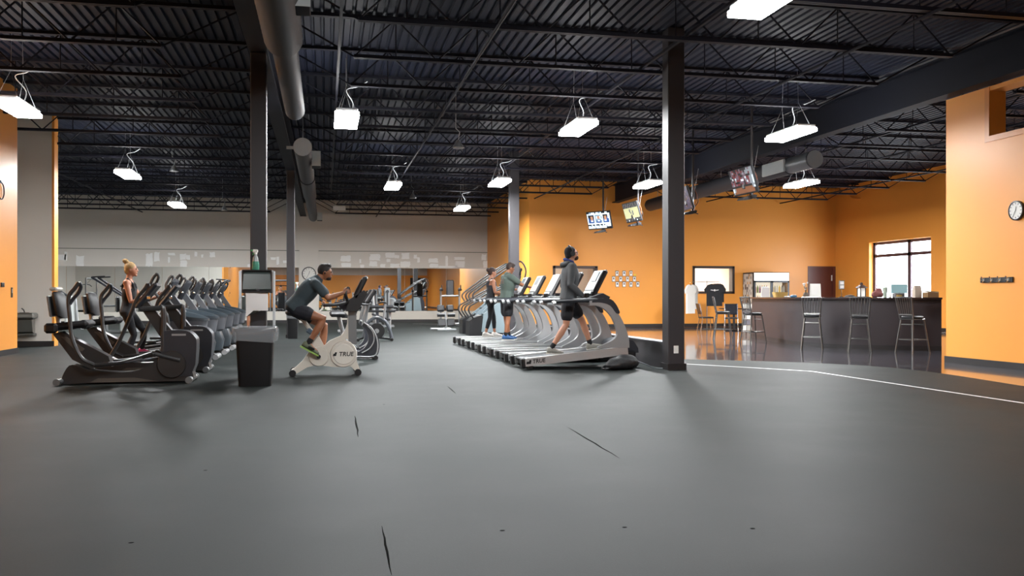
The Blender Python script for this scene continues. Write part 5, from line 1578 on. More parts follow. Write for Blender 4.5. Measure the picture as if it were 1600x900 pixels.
BALL = ['kpkpkkpkkpkpkkpk', 'pkkpkpkkpkkpkkpk', 'kkpkkpkpkkpkpkkp', 'yyyyyyyyyyyyyyyy', 'yyyyyynyyyyyyyyy', 'yyyyyynyynyyyyyy', 'yyyyyyynynyyyyyy', 'yyyyyyyyynyyyyyy', 'yyyyyyyyyyyyyyyy', 'yyyyyyyyyyyyyyyy', 'kkpkpkkpkwkpkkpk', 'pkkwkkpkkpkkwkkp']
P_GAME = {'r': em('red', '6E2C30', 0.6), 'k': em('dark', '22201F', 0.4), 'b': em('court_brown', '7E5238', 0.7), 'w': em('white', 'C9D4DC', 1.0), 'g': em('grey2', '868C92', 0.7), 'v': em('mauve', '6E5A66', 0.6), 'n': em('navy', '1D2C50', 0.6)}
rng = random.Random(3)
GAME = [''.join(rng.choice('rkvkvrgk') for _ in range(14)) + 'gg' for _ in range(4)] + [''.join(rng.choice('rwvgrkvk') for _ in range(13)) + 'ggw' for _ in range(4)] + ['kkkkkkkkkkkkkkgg'] + ['wgbbbbbbbbbbbbgw', 'wgbbbbbbbbbbbbbk', 'gbbbbbbbbbbbbbbk']
BLUE = [''.join(rng.choice('nnnkkv') for _ in range(16)) for _ in range(12)]
def make_tv(loc, yaw, tilt, rows, pal, lab, zt=4.7):
    r = thing('ceiling_tv', lab, 'television', loc, 0, 'televisions on ceiling poles')
    W, H = 0.98, 0.58
    # screen local: XY plane facing +Z -> stand it up facing -X, tilt down, yaw
    M = Matrix.Rotation(yaw, 4, 'Z') @ Matrix.Translation((-0.22, 0, 0)) @ Matrix.Rotation(-tilt, 4, 'Y') @ Matrix.Rotation(-PI / 2, 4, 'Z') @ Matrix.Rotation(PI / 2, 4, 'X')
    b = MB().box((0, 0, -0.03), (W, H, 0.055), bev=0.012).xform(M).build('cabinet', M_BLACK, r)
    pixmap('screen', rows, pal, W - 0.05, H - 0.06, b, M @ Matrix.Translation((0, 0.006, -0.0015)))
    MB().box((0, -0.05, -0.085), (0.5, 0.34, 0.06), bev=0.02).xform(M).build('back_bulge', M_CHAR, b)
    MB().box((0.1, 0.1, -0.12), (0.16, 0.09, 0.03), bev=0.01).xform(M).build('tuner_box', M_WHITEP, b)
    MB().cyl((0, 0, -0.3), (0, 0, ZD + 0.02 - loc[2]), 0.027, 10).build('pole', M_COLUMN, r)
    MB().box((-0.1, 0, -0.05), (0.2, 0.1, 0.22), bev=0.015).build('bracket', M_BLACK, r)
    MB().prism(spline2([(-0.28, -0.4), (0.0, -0.37), (0.06, -0.3), (-0.02, -0.29), (-0.26, -0.36)], 3), -0.12, 0.12).build('bottom_arm', M_BLACK, r)
    MB().tube(spline([(0.0, 0.03, 0.5), (0.08, 0.06, 0.2), (0.12, -0.05, -0.05), (0.05, 0.1, -0.22), (-0.05, 0.0, -0.3), (0.1, -0.1, -0.38)], 5), 0.011, 6).build('loose_cable', M_BLACK, r)
    MB().tube(spline([(-0.02, -0.06, 0.3), (0.06, -0.12, 0.05), (0.0, -0.08, -0.2), (0.06, -0.02, -0.33)], 5), 0.009, 6).build('loose_cable', mat('cable_orange', '8A4A2A', 0.5), r)
    MB().cyl((0.02, -0.05, 0.2), (0.1, -0.1, 0.75), 0.005, 5).build('antenna', M_WIRE, r)
    return r
make_tv((8.85, 17.55, 3.58), math.radians(3), math.radians(17), GAME, P_GAME, 'nearest hanging television, showing a game, past the wide column')
make_tv((9.0, 21.0, 3.58), math.radians(-8), math.radians(18), BLUE, P_GAME, 'hanging television half hidden by the wide column, bundled cables behind it')
make_tv((8.82, 24.5, 3.56), math.radians(6), math.radians(17), BALL, P_BALL, 'hanging television showing a pale basketball court')
make_tv((8.75, 27.6, 3.58), math.radians(33), math.radians(15), NEWS, P_NEWS, 'farthest hanging television, showing a news panel of three faces')

# ------------------------------------------------------------------ the bar
CP = [(11.75, 23.3), (11.15, 20.9), (10.86, 19.2), (10.95, 18.2), (11.3, 17.6), (12.0, 17.1), (12.78, 16.72)]
CP = [(p.x, p.y) for p in spline([(x, y, 0) for x, y in CP], 3)]
def offset(poly, d):
    out = []
    for i, p in enumerate(poly):
        a = V((*poly[max(i - 1, 0)], 0)); b = V((*poly[min(i + 1, len(poly) - 1)], 0))
        t = (b - a).normalized(); n = V((-t.y, t.x, 0))
        out.append((p[0] + n.x * d, p[1] + n.y * d))
    return out
cb = thing('bar_counter', 'curved dark bar counter with a black top', 'counter', (0, 0, 0))
inner = offset(CP, 0.55)
MB().prismz(CP + inner[::-1], -0.006, 1.085).build('counter_front', M_COUNTER, cb, angle=30)
top_o = offset(CP, -0.08); top_i = offset(CP, 0.62)
MB().prismz(top_o + top_i[::-1], 1.085, 1.125).build('counter_top', M_COUNTERTOP, cb, angle=30)
ki = offset(CP, -0.012)
kp = MB()
MB().prismz(ki + CP[::-1], -0.006, 0.1).build('toe_kick', M_BASE, cb, angle=30)
ZC = 1.125
def onbar(x, d):
    """a point on the bar top at photo column x and depth d"""
    p = px(x, 465, d)
    return (p[0], p[1], ZC)

# stools
def make_stool():
    r = thing('bar_stool', 's', 'stool')
    seat = [[V((x * 1.0, y, z)) for x, y in [(0.19 * math.copysign(abs(math.cos(a)) ** 0.6, math.cos(a)) * k, 0.19 * math.copysign(abs(math.sin(a)) ** 0.6, math.sin(a)) * k) for a in [2 * PI * q / 20 for q in range(20)]]] for k, z in ((0.96, 0.70), (1.0, 0.715), (1.0, 0.735), (0.9, 0.755), (0.6, 0.76))]
    MB().loft(seat).build('seat', M_BLACKSOFT, r)
    MB().box((0, 0, 0.69), (0.35, 0.35, 0.025), bev=0.01).build('seat_frame', M_STEEL, r)
    for sx in (-1, 1):
        for sy in (-1, 1):
            MB().tube([(0.15 * sx, 0.15 * sy, 0.69), (0.235 * sx, 0.22 * sy, 0.0)], 0.0165, 8).build('leg', M_STEEL, r)
    for z, k in ((0.27, 0.20), (0.58, 0.163)):
        for a in range(4):
            if z > 0.5 and a % 2: continue
            c, s = [(1, 0), (0, 1), (-1, 0), (0, -1)][a]
            p0 = V((k * c - k * s, k * s + k * c, z)); p1 = V((k * c + k * s, k * s - k * c, z))
            MB().cyl(p0, p1, 0.012, 8).build('stretcher', M_STEEL, r)
    for s in (-1, 1):
        MB().tube([(-0.16, 0.165 * s, 0.69), (-0.25, 0.20 * s, 1.13)], 0.016, 8).build('back_post', M_STEEL, r)
    MB().tube([(-0.25, -0.20, 1.13), (-0.262, 0, 1.135), (-0.25, 0.20, 1.13)], 0.017, 8).build('top_rail', M_STEEL, r)
    MB().tube([(-0.178, -0.17, 0.78), (-0.185, 0, 0.78), (-0.178, 0.17, 0.78)], 0.014, 8).build('lower_rail', M_STEEL, r)
    for k in range(6):
        y = -0.125 + 0.05 * k
        MB().tube([(-0.182, y, 0.78), (-0.258, y * 1.18, 1.13)], 0.0085, 6).build('slat', M_STEEL, r)
    return r
st = make_stool()
SP = [((10.4, 17.8), math.radians(58), 'bar stool in front of the A-frame menu board, straight slatted back'), ((10.9, 16.8), math.radians(60), 'middle bar stool, in front of the black lantern'),
      ((11.78, 16.3), math.radians(12), 'bar stool nearest the coat hook wall, turned side on'), ((10.5, 20.75), math.radians(8), 'bar stool at the curved end of the bar, seat side on'), ((10.45, 22.4), math.radians(-20), 'bar stool closest to the hanging black shirts')]
for i, (p, a, lab) in enumerate(SP):
    if i == 0:
        st.location = (*p, -0.006); st.rotation_euler = (0, 0, a); tag(st, lab, 'stool', 'bar stools')
    else:
        dup(st, (*p, -0.006), a, lab, 'bar stools')

# cafe chairs and table
def make_chair():
    r = thing('cafe_chair', 'c', 'chair')
    MB().box((0, 0, 0.45), (0.42, 0.42, 0.05), bev=0.018).build('seat', M_BLACKSOFT, r)
    MB().box((-0.24, 0, 0.74), (0.035, 0.42, 0.36), Euler((0, math.radians(-12), 0)), bev=0.014).build('backrest', mat('chair_black_gloss', '16171C', 0.25), r)
    for s in (-1, 1):
        MB().tube([(0.19, 0.2 * s, 0.43), (0.23, 0.22 * s, 0)], 0.014, 8).build('leg', M_CHROME, r)
        MB().tube([(-0.17, 0.2 * s, 0.43), (-0.24, 0.22 * s, 0)], 0.014, 8).build('leg', M_CHROME, r)
        MB().tube([(-0.18, 0.2 * s, 0.43), (-0.29, 0.2 * s, 0.92)], 0.014, 8).build('back_post', M_CHROME, r)
    return r
ch = make_chair()
CH = [((12.42, 27.9), math.radians(-8), 'cafe chair by the wall end of the table, seen from the side'), ((12.95, 27.1), math.radians(62), 'cafe chair with a glossy back catching the light'), ((13.7, 26.9), math.radians(105), 'cafe chair hidden behind the far bar stool')]
for i, (p, a, lab) in enumerate(CH):
    if i == 0:
        ch.location = (*p, -0.006); ch.rotation_euler = (0, 0, a); tag(ch, lab, 'chair', 'cafe chairs')
    else:
        dup(ch, (*p, -0.006), a, lab, 'cafe chairs')
tb = thing('cafe_table', 'small black pedestal table between the cafe chairs', 'table', (13.4, 27.85, -0.006))
MB().box((0, 0, 0.74), (0.75, 0.75, 0.03), bev=0.01).build('table_top', M_COUNTERTOP, tb)
MB().cyl((0, 0, 0.03), (0, 0, 0.73), 0.04, 10).build('pedestal', M_BLACK, tb)
for a in range(2):
    MB().box((0, 0, 0.02), (0.62, 0.08, 0.04), Euler((0, 0, a * PI / 2)), bev=0.01).build('foot', M_BLACK, tb)

# clothes rack with shirts
rk = thing('clothes_rack', 'thin grey garment stand in front of the interior window', 'rack', (13.1, 29.35, -0.006))
MB().cyl((0, 0, 0.02), (0, 0, 1.72), 0.016, 8).build('pole', M_STEEL, rk)
MB().tube([(-0.55, 0.02, 1.66), (0.45, -0.02, 1.66)], 0.012, 8).build('rail', M_STEEL, rk)
for a in range(2):
    MB().box((0, 0, 0.012), (0.5, 0.04, 0.024), Euler((0, 0, a * PI / 2))).build('foot', M_STEEL, rk)
def shirt(loc, rz, m, lab, logo=False, w=0.27, l=0.72):
    r = thing('hanging_shirt', lab, 'shirt', loc, rz, 'shirts on the garment stand')
    out = [(-w, -l), (w, -l), (w * 0.98, -0.3), (w * 1.0, -0.22), (w * 1.2, -0.27), (w * 1.34, -0.14), (w * 0.85, 0.02), (0.09, 0.06), (0.04, 0.035), (-0.04, 0.035), (-0.09, 0.06), (-w * 0.85, 0.02), (-w * 1.34, -0.14), (-w * 1.2, -0.27), (-w, -0.22), (-w * 0.98, -0.3)]
    b = MB(); b.prism(out, -0.035, 0.035)
    mesh_obj(baked(b, 0.01, 3, 0.4), 'cloth', m, r)
    MB().tube(spline([(-0.2, 0, 0.0), (0, 0, 0.055), (0.2, 0, 0.0)], 4), 0.008, 6).build('hanger', M_BLACK, r)
    MB().tube(spline([(0, 0, 0.055), (0, 0, 0.09), (0.02, 0, 0.12), (-0.015, 0, 0.13)], 4), 0.004, 6).build('hook', M_CHROME, r)
    if logo:
        ml = mat('shirt_print', 'C9C6C2', 0.8)
        MB().tube([(0, -0.042, -0.17), (0, -0.038, -0.17)], 0.035, 16).build('print_disc', ml, r)
        for s in (-1, 1):
            MB().prism([(0.045 * s, -0.155), (0.14 * s, -0.15), (0.14 * s, -0.165), (0.045 * s, -0.185)], -0.042, -0.038).build('print_wing', ml, r)
    return r
M_SB = mat('black_cotton', '17171A', 0.9, bump=0.4, bscale=12); M_SW = mat('white_cotton', 'CFCBC4', 0.9, bump=0.4, bscale=12)
shirt((13.26, 29.08, 1.53), math.radians(-14), M_SB, 'black T-shirt with a pale winged emblem on the garment stand', True)
shirt((13.58, 29.5, 1.54), math.radians(12), M_SB, 'plain black shirt behind the emblem one on the garment stand', False, 0.25, 0.6)
shirt((12.42, 29.2, 1.50), math.radians(28), M_SW, 'long white shirt hanging at the end of the garment stand', False, 0.22, 0.95)
shirt((12.7, 29.55, 1.50), math.radians(40), M_SW, 'white shirt next to the long one on the garment stand', False, 0.24, 0.8)

# drinks cooler
cl = thing('drinks_cooler', 'double glass door drinks cooler with a lit white header', 'cooler', (15.5, 30.6, -0.006))
cbx = MB()
cbx.bb(0, 0.03, 0.0, 0.85, 0, 2.05); cbx.bb(1.42, 1.45, 0.0, 0.85, 0, 2.05); cbx.bb(0.03, 1.42, 0.0, 0.85, 2.02, 2.05); cbx.bb(0.03, 1.42, 0.0, 0.85, 0, 0.14); cbx.bb(0.03, 1.42, 0.8, 0.85, 0.14, 2.02); cbx.bb(0.03, 1.42, 0.02, 0.8, 1.70, 2.02)
cbx.build('cabinet', mat('cooler_black', '1C1B1C', 0.4), cl)
MB().bb(0.03, 1.42, -0.02, 0.02, 1.74, 2.02).build('lit_header', mat('cooler_header', 'FFFDF8', 0.4, emit=2.2), cl)
MB().bb(0.04, 1.41, 0.47, 0.48, 0.15, 1.69).build('lit_interior', mat('cooler_interior', 'F3E6D2', 0.5, emit=0.9), cl)
for k in range(2):
    x0 = 0.03 + 0.7 * k; x1 = x0 + 0.69
    d = MB(); d.bb(x0, x0 + 0.05, -0.03, 0.0, 0.1, 1.72); d.bb(x1 - 0.05, x1, -0.03, 0.0, 0.1, 1.72); d.bb(x0, x1, -0.03, 0.0, 1.67, 1.72); d.bb(x0, x1, -0.03, 0.0, 0.1, 0.16)
    d = d.build('door', M_GREYP, cl)
    MB().bb(x0 + 0.05, x1 - 0.05, -0.018, -0.012, 0.16, 1.67).build('glass', M_GLASS, d)
    for sz in (1.28, 0.9, 0.52):
        MB().bb(x0 + 0.01, x1 - 0.01, 0.02, 0.46, sz, sz + 0.012).build('shelf', M_WHITEP, cl)
bc = ['C7552E', 'E0B44A', '6E8E4A', 'B9B3A8', '7A4A86', 'D8D2C8']
nb = 0
for k in range(2):
    for row, sz in enumerate((1.292, 0.912)):
        for q in range(6):
            b = MB().lathe([(0.026, 0), (0.028, 0.12), (0.024, 0.17), (0.011, 0.2), (0.011, 0.23)], (0, 0, 0), 8).build('bottle', mat('drink_' + bc[(q * 2 + k + row) % 6], bc[(q * 2 + k + row) % 6], 0.3), None)
            b.location = (15.5 + 0.03 + 0.7 * k + 0.12 + q * 0.09, 30.6 + 0.14, -0.005 + sz); b.scale = (1.25, 1.25, 1.2)
            tag(b, f'{ORD[q]} drink bottle on the {["upper", "lower"][row]} shelf behind the {["hinge side", "handle side"][k]} cooler door', 'bottle', 'bottles in the cooler')
prng = random.Random(9)
sidep = {'w': mat('cooler_side_pale', 'B9B2A8', 0.5), 'd': mat('cooler_side_dark', '3A2622', 0.5), 'o': mat('cooler_side_tan', 'B58A55', 0.5), 'g': mat('cooler_side_grey', '807A76', 0.5)}
rows_ = [''.join(prng.choice('wwwdgog' if 1 < q < 7 else 'wwwg') for q in range(9)) for _ in range(20)]
pixmap('side_print', rows_, sidep, 0.76, 1.95, cl, Matrix.Translation((-0.003, 0.46, 1.02)) @ Matrix.Rotation(-PI / 2, 4, 'Z') @ Matrix.Rotation(PI / 2, 4, 'X'))
MB().bb(0.32, 0.58, -0.036, -0.031, 1.18, 1.52).build('paper_notice', M_PAPER, cl)

# magazine rack at the bar end
mg = thing('magazine_rack', 'grey wire magazine stand beside the curved end of the bar', 'rack', (12.3, 24.6, -0.006), math.radians(-25))
for s in (-1, 1):
    MB().tube([(0.18 * s, 0, 0), (0.18 * s, 0.1, 1.1)], 0.012, 6).build('side_rail', M_STEEL, mg)
    MB().tube([(0.18 * s, -0.18, 0.01), (0.18 * s, 0.2, 0.01)], 0.012, 6).build('foot', M_STEEL, mg)
for k in range(6):
    MB().box((0, 0.015 + 0.015 * k, 0.15 + 0.16 * k), (0.36, 0.09, 0.012)).build('tray', M_STEEL, mg)
for k in range(5):
    for q in range(3):
        m_ = MB().box((-0.115 + 0.115 * q, -0.03 + 0.017 * k, 0.06), (0.1, 0.012, 0.14), Euler((math.radians(-12), 0, 0))).build('magazine', mat(['mag_a', 'mag_b', 'mag_c', 'mag_d'][(k + q * 2) % 4], ['9A968F', '2B2B30', '6A6660', '3E3A40'][(k + q * 2) % 4], 0.4), mg)
        m_.location.z = 0.16 + 0.16 * k

# things on the bar top
def item(name, lab, cat, x, d):
    return thing(name, lab, cat, onbar(x, d))
o = item('basket', 'yellow woven basket on the bar top', 'basket', 1219, 22.6)
MB().loft([rrect(0.3, 0.2, 0.0), rrect(0.36, 0.24, 0.13), rrect(0.34, 0.22, 0.13), rrect(0.27, 0.17, 0.02)]).build('basket_body', mat('straw', 'B08E4E', 0.8, noise=0.2, scale=40, bump=0.6, bscale=90), o)
MB().box((0.15, -0.15, 0.015), (0.24, 0.06, 0.03), bev=0.01).build('leaflet', M_PAPER, o)
o = item('paper_sign', 'white paper sign standing on the bar top by the cooler', 'sign', 1196, 23.9)
MB().box((0, 0, 0.13), (0.23, 0.01, 0.26), Euler((0.1, 0, 0))).build('sheet', M_PAPER, o)
MB().box((0, 0.03, 0.008), (0.22, 0.1, 0.016)).build('stand', M_WHITEP, o)
o = item('napkin_stack', 'small blue and white packet on the bar top', 'packet', 1240, 21.7)
MB().box((0, 0, 0.025), (0.14, 0.1, 0.05), bev=0.015).build('packet_body', mat('packet_blue', '3C6C8C', 0.5), o)
MB().box((0, 0, 0.055), (0.1, 0.08, 0.012), bev=0.004).build('packet_tissue', M_PAPER, o)
o = item('menu_board', 'white A-frame menu board standing on the bar top', 'sign', 1274, 20.9)
o.rotation_euler = (0, 0, math.radians(-20))
MB().box((0, -0.06, 0.162), (0.22, 0.014, 0.32), Euler((math.radians(-14), 0, 0))).build('front_board', M_WHITEP, o)
MB().box((0, 0.09, 0.162), (0.22, 0.014, 0.32), Euler((math.radians(14), 0, 0))).build('rear_board', M_WHITEP, o)
for k in range(5):
    MB().box((-0.015 + 0.012 * (k % 2), -0.0735 + 0.04 - 0.0105 * k + 0.0, 0.23 - 0.038 * k), (0.13 - 0.015 * (k % 3), 0.004, 0.012), Euler((math.radians(-14), 0, 0))).build('writing_line', mat('marker_grey', '70808C', 0.6), o)
o = item('dried_flowers', 'small dark vase of dried flowers beside the menu board', 'vase', 1259, 21.2)
MB().lathe([(0.05, 0), (0.065, 0.04), (0.05, 0.1), (0.035, 0.12)], (0, 0, 0), 12).build('vase', mat('vase_brown', '4A3C2E', 0.5), o)
fr_ = random.Random(5)
for k in range(9):
    a = fr_.uniform(0, 2 * PI); e = fr_.uniform(0.02, 0.09); h = fr_.uniform(0.18, 0.34)
    s_ = MB().tube([(0, 0, 0.1), (e * math.cos(a), e * math.sin(a), h)], 0.004, 5).build('stem', mat('stem_dry', '6A6248', 0.8), o)
    MB().ell((e * math.cos(a), e * math.sin(a), h + 0.015), (0.018, 0.018, 0.024), 7, 5).build('bloom', mat(['bloom_white', 'bloom_dark'][k % 2], ['D6CEC6', '6A4E3E'][k % 2], 0.8), s_)
o = item('payment_stand', 'tall metal price card stand on the bar top', 'stand', 1315, 20.0)
MB().cyl((0, 0, 0.0), (0, 0, 0.2), 0.013, 8).build('stem', M_CHROME, o)
MB().lathe([(0.06, 0), (0.055, 0.012), (0.02, 0.02)], (0, 0, 0), 14).build('base', M_CHROME, o)
f = MB().box((0, 0, 0.28), (0.13, 0.03, 0.2), bev=0.008).build('card_frame', M_STAINLESS, o)
for z in (0.325, 0.235):
    MB().box((0, -0.017, z), (0.09, 0.004, 0.07)).build('card', M_PAPER, f)
o = item('lantern', 'black roofed lantern with white sides on the bar top', 'lantern', 1346, 19.4)
MB().box((0, 0, 0.01), (0.15, 0.15, 0.02), bev=0.004).build('base', M_BLACK, o)
MB().box((0, 0, 0.11), (0.105, 0.105, 0.18)).build('glass_box', mat('lantern_glass', 'F2EEE8', 0.2, emit=0.5), o)
for sx in (-1, 1):
    for sy in (-1, 1):
        MB().box((0.06 * sx, 0.06 * sy, 0.11), (0.014, 0.014, 0.2)).build('corner_post', M_BLACK, o)
MB().loft([rrect(0.19, 0.19, 0.205, 3, 0.01), rrect(0.18, 0.18, 0.215, 3, 0.01), rrect(0.08, 0.08, 0.27, 3, 0.01)]).build('roof', mat('lantern_roof', '33211F', 0.5), o)
MB().lathe([(0.03, 0.27), (0.03, 0.31), (0.015, 0.325)], (0, 0, 0), 10).build('finial', mat('lantern_roof', '33211F', 0.5), o)
o = item('cap_pile', 'dark rounded cap lying on the bar top next to the lantern', 'cap', 1328, 19.9)
b = MB(); b.ell((0, 0, 0.0), (0.13, 0.11, 0.06), 14, 8); b.ell((-0.1, -0.05, 0.0), (0.1, 0.07, 0.015), 12, 6)
b.v = [(x, y, max(z, 0.002)) for x, y, z in b.v]
b.build('cap_crown', mat('cap_dark', '2A2322', 0.8), o)
o = item('cup_stack', 'stack of pale green cups on the bar top under the window', 'cups', 1383, 19.3)
MB().lathe([(0.032, 0), (0.05, 0.17), (0.055, 0.2), (0.045, 0.2)], (0, 0, 0), 14).build('outer_cup', mat('cup_green', '9DAA9A', 0.5), o)
MB().lathe([(0.04, 0.17), (0.055, 0.225), (0.05, 0.225)], (0, 0, 0), 14).build('inner_cup', mat('cup_pale', 'C8CEC2', 0.5), o)
o = item('tote_bag', 'dusty red cloth bag slumped on the bar top', 'bag', 1371, 19.6)
b = MB(); b.ell((0, 0, 0.06), (0.14, 0.1, 0.09), 14, 8); b.ell((0.03, 0, 0.13), (0.08, 0.07, 0.08), 12, 8)
b.v = [(x, y, max(z, 0.002)) for x, y, z in b.v]
mesh_obj(baked(b, 0.01, 4), 'bag_body', mat('dusty_red_cloth', '7C4A48', 0.9), o)
MB().tube(spline([(-0.03, 0, 0.19), (0.0, 0, 0.27), (0.08, 0, 0.25), (0.08, 0, 0.17)], 4), 0.008, 6).build('handle', mat('dusty_red_cloth', '7C4A48', 0.9), o)
o = item('white_bottle', 'small white squeeze bottle beside the cups', 'bottle', 1391, 19.1)
MB().lathe([(0.025, 0), (0.026, 0.07), (0.012, 0.09), (0.004, 0.12)], (0, 0, 0), 10).build('bottle_body', M_WHITEP, o)
MB().lathe([(0.013, 0.085), (0.013, 0.1)], (0, 0, 0), 10).build('cap', M_GREYP, o)
o = item('computer_monitor', 'back of a pale blue lit screen on the bar under the window', 'monitor', 1405, 19.5)
MB().box((0, 0, 0.19), (0.40, 0.03, 0.2), bev=0.008).build('panel', mat('monitor_back', '9CC4CC', 0.3), o)
MB().box((0, 0, 0.05), (0.05, 0.03, 0.1)).build('neck', M_GREYP, o); MB().box((0, 0, 0.008), (0.18, 0.14, 0.016), bev=0.004).build('foot', M_GREYP, o)
o = item('snack_box', 'low grey and yellow snack box on the bar top', 'box', 1404, 18.75)
MB().box((0, 0, 0.045), (0.23, 0.12, 0.09), bev=0.01).build('box_body', mat('snack_grey', '5E5A5C', 0.5), o)
MB().box((-0.03, -0.065, 0.03), (0.12, 0.012, 0.05)).build('box_label', mat('snack_yellow', 'B99A52', 0.5), o)
o = item('paper_bag', 'upright pale brown paper bag on the bar top', 'bag', 1433, 18.75)
MB().loft([rrect(0.16, 0.1, 0.0, 3, 0.01), rrect(0.165, 0.1, 0.14, 3, 0.01), rrect(0.155, 0.05, 0.24, 3, 0.01)]).build('bag_body', mat('kraft_pale', 'B3A394', 0.8, noise=0.1), o)
MB().box((0, 0, 0.242), (0.15, 0.03, 0.02)).build('folded_top', mat('kraft_pale', 'B3A394', 0.8), o)
o = item('cardboard_tray', 'brown cardboard tray at the wall end of the bar top', 'box', 1454, 18.7)
MB().box((0, 0, 0.055), (0.26, 0.18, 0.11), bev=0.006).build('tray_body', mat('cardboard', '8E6E4C', 0.8, noise=0.1), o)
MB().box((0, 0, 0.12), (0.28, 0.14, 0.02), Euler((0, 0.06, 0))).build('tray_lid', mat('cardboard', '8E6E4C', 0.8), o)

# ------------------------------------------------------------------ wall things
# little framed photos
cards = [(963.9, 427.2), (975, 427.2), (985.6, 427.2), (958.6, 435.8), (969.6, 435.8), (980.3, 435.8), (991, 435.8), (964.3, 444.2), (975, 444.2), (985.6, 444.2), (996.3, 444.2)]
rown = ['top', 'top', 'top', 'middle', 'middle', 'middle', 'middle', 'bottom', 'bottom', 'bottom', 'bottom']
cnt = {}
for i, (x, y) in enumerate(cards):
    dx = math.sin(YAW) + (x - 800) / 1400 * math.cos(YAW); dy = math.cos(YAW) - (x - 800) / 1400 * math.sin(YAW)
    d = YF / dy
    cnt[rown[i]] = cnt.get(rown[i], 0) + 1
    r = thing('staff_photo', f'{ORD[cnt[rown[i]] - 1]} small framed photo in the {rown[i]} row of the cluster on the orange wall', 'picture', (dx * d, YF - 0.012, 1.15 + (463 - y) / 1400 * d), 0, 'staff photos on the orange wall')
    MB().box((0, 0, 0), (0.125, 0.018, 0.2), bev=0.004).build('card_frame', M_BLACK, r)
    MB().box((0, -0.0095, -0.005), (0.105, 0.002, 0.165)).build('card', M_PAPER, r)
    MB().box((0, -0.011, 0.015), (0.05, 0.002, 0.07)).build('portrait', mat(['portrait_a', 'portrait_b', 'portrait_c'][i % 3], ['6E5A4C', '4A4A4E', '8A6A52'][i % 3], 0.6), r)
pp = thing('star_tag', 'small yellow paper star stuck above the photo cluster', 'tag', (12.0, YF - 0.005, 1.95))
dx = math.sin(YAW) + (992 - 800) / 1400 * math.cos(YAW); dy = math.cos(YAW) - (992 - 800) / 1400 * math.sin(YAW); d = YF / dy
pp.location = (dx * d, YF - 0.012, 1.15 + (463 - 431) / 1400 * d + 0.03)
MB().prism([((0.06 if k % 2 == 0 else 0.028) * math.sin(k * PI / 5), (0.06 if k % 2 == 0 else 0.028) * math.cos(k * PI / 5)) for k in range(10)], 0.0, 0.011).build('star', mat('star_yellow', 'E0C040', 0.6), pp)
# outlet under the photos
p = (11.1, YF - 0.006, 0.75)
o = thing('outlet_plate', 'white wall plate low on the orange wall', 'outlet', (10.55, YF - 0.006, 0.62))
MB().box((0, 0, 0), (0.09, 0.012, 0.14), bev=0.004).build('plate', M_WHITEP, o)
for s in (-1, 1):
    MB().box((0, -0.0065, 0.03 * s), (0.03, 0.003, 0.025)).build('socket', M_GREYP, o)

def wall_clock(loc, M, R, lab):
    r = thing('wall_clock', lab, 'clock', loc)
    MB().lathe([(R * 0.86, 0.03), (R * 0.9, 0.045), (R, 0.04), (R, 0.0), (R * 0.5, 0.0)], (0, 0, 0), 32).xform(M).build('rim', M_BLACK if R > 0.2 else M_BLACK, r)
    MB().lathe([(R * 0.88, 0.0), (R * 0.88, 0.035), (0.001, 0.035)], (0, 0, 0), 32).xform(M).build('face', M_WHITEP, r)
    for k in range(12):
        a = k * PI / 6
        MB().box((math.sin(a) * R * 0.72, math.cos(a) * R * 0.72, 0.038), (R * 0.05, R * 0.16, 0.004), Euler((0, 0, -a))).xform(M).build('hour_mark', M_BLACK, r)
    for a, L, w in ((math.radians(208), 0.62, 0.035), (math.radians(15), 0.42, 0.05)):
        MB().box((math.sin(a) * R * L / 2, math.cos(a) * R * L / 2, 0.042), (R * w, R * L, 0.004), Euler((0, 0, -a))).xform(M).build('hand', M_BLACK, r)
wall_clock((-0.69, YB - 0.052, 2.13), Matrix.Rotation(PI / 2, 4, 'X'), 0.30, 'round white clock on the greige pilaster between the mirrors')
dx = math.sin(YAW) + (1590 - 800) / 1400 * math.cos(YAW); dy = math.cos(YAW) - (1590 - 800) / 1400 * math.sin(YAW); d = 10.598 / dx
wall_clock((10.598, dy * d, 1.15 + (463 - 329) / 1400 * d), Matrix.Rotation(-PI / 2, 4, 'Z') @ Matrix.Rotation(PI / 2, 4, 'X'), 0.155, 'round black rimmed clock on the near orange wall')
# coat hooks
def onnear(x, y):
    dx = math.sin(YAW) + (x - 800) / 1400 * math.cos(YAW); dy = math.cos(YAW) - (x - 800) / 1400 * math.sin(YAW); d = 10.6 / dx
    return V((10.6, dy * d, 1.15 + (463 - y) / 1400 * d))
a, b = onnear(1533, 438), onnear(1584, 437.5)
hk = thing('coat_hook_rack', 'black coat rack with four silver hooks on the near orange wall', 'coat rack', (10.6, (a.y + b.y) / 2, a.z))
L = a.y - b.y
MB().box((-0.012, 0, 0), (0.024, L, 0.085), bev=0.005).build('board', M_BLACK, hk)
for k in range(4):
    y = L * (-0.375 + 0.25 * k)
    MB().tube(spline([(-0.024, y, 0.02), (-0.05, y, 0.03), (-0.075, y, 0.06)], 4), 0.009, 6).build('hook', M_CHROME, hk)
    MB().tube(spline([(-0.024, y, -0.01), (-0.055, y, -0.03), (-0.07, y, -0.005)], 4), 0.009, 6).build('hook', M_CHROME, hk)
    MB().box((-0.027, y, 0.005), (0.008, 0.05, 0.05), bev=0.003).build('hook_plate', M_STAINLESS, hk)
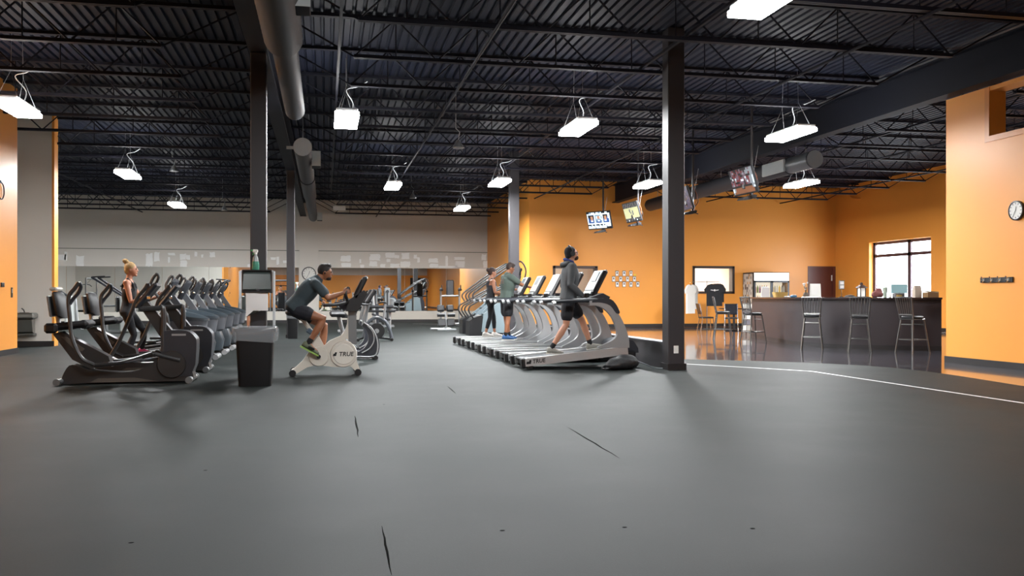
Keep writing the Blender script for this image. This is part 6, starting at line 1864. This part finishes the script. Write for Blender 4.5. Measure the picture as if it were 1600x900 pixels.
# poster and sign that show in the mirrors
po = thing('wall_poster', 'yellow poster on the end of the coat hook wall, seen in the mirror', 'poster', (10.76, 13.772, 1.6))
MB().box((0, 0, 0), (0.26, 0.008, 1.3)).build('backing', M_BLACK, po)
MB().box((0, 0.005, 0), (0.24, 0.003, 1.26)).build('sheet', mat('poster_yellow', 'C7A052', 0.6, noise=0.5, scale=9), po)
sg = thing('wall_sign', 'black sign with a white mark on the rear wall, seen in the mirror', 'sign', (9.6, YR + 0.03, 2.6))
MB().box((0, 0, 0), (1.6, 0.03, 1.0), bev=0.01).build('board', M_BLACK, sg)
MB().box((0, 0.018, 0.05), (0.9, 0.006, 0.22)).build('mark', M_WHITE, sg)
# switches, thermostat and fountain on the side wall
def onleft(x, y):
    dx = math.sin(YAW) + (x - 800) / 1400 * math.cos(YAW); dy = math.cos(YAW) - (x - 800) / 1400 * math.sin(YAW); d = -6.1 / dx
    return V((-6.1, dy * d, 1.15 + (463 - y) / 1400 * d))
p = onleft(18, 457); o = thing('light_switch', 'tall dark switch plate with a lit pilot near the wall corner', 'switch', p)
MB().box((0.006, 0, 0), (0.012, 0.09, 0.2), bev=0.003).build('plate', M_BLACK, o); MB().box((0.014, 0, 0.03), (0.008, 0.03, 0.08)).build('rocker', M_ALU, o)
p = onleft(3, 445); o = thing('thermostat', 'dark square thermostat cut by the picture edge', 'thermostat', p)
MB().box((0.012, 0, 0), (0.024, 0.16, 0.085), bev=0.006).build('case', M_BLACK, o); MB().ell((0.024, 0.02, 0), (0.006, 0.02, 0.02), 8, 6).build('dial', M_GREYP, o)
p = onleft(0, 297); o = thing('cable_loop', 'black cable loop hanging high on the orange wall by the picture edge', 'cable', p)
MB().tube(spline([(0.015, 0.0, 0.16), (0.02, 0.12, 0.1), (0.02, 0.16, -0.05), (0.02, 0.05, -0.17), (0.015, -0.1, -0.12), (0.015, -0.12, 0.05)], 5), 0.012, 6).build('loop', M_BLACK, o)
MB().box((0.01, 0, 0.16), (0.02, 0.04, 0.05)).build('clip', M_BLACK, o)
fo = thing('drinking_fountain', 'stainless wall drinking fountain in the alcove beside the orange wall', 'fountain', (-6.88, 22.375, 0.26))
MB().prism([(0.0, 0.02), (-0.18, 0.08), (-0.24, 0.36), (0.0, 0.38)], -0.36, 0.36).xform(Matrix.Rotation(PI / 2, 4, 'Z')).build('cabinet', M_STAINLESS, fo)
MB().box((0, -0.17, 0.45), (0.86, 0.34, 0.13), bev=0.03).build('basin', M_STAINLESS, fo)
MB().box((0, -0.14, 0.02), (0.8, 0.24, 0.05), bev=0.01).build('bottom_lip', mat('fountain_dark', '4A4A46', 0.5), fo)
MB().tube(spline([(0.18, -0.12, 0.5), (0.16, -0.13, 0.58), (0.12, -0.15, 0.62)], 4), 0.016, 8).build('bubbler', M_CHROME, fo)
MB().box((0.2, -0.2, 0.52), (0.2, 0.05, 0.012), bev=0.004).build('push_bar', M_CHROME, fo)
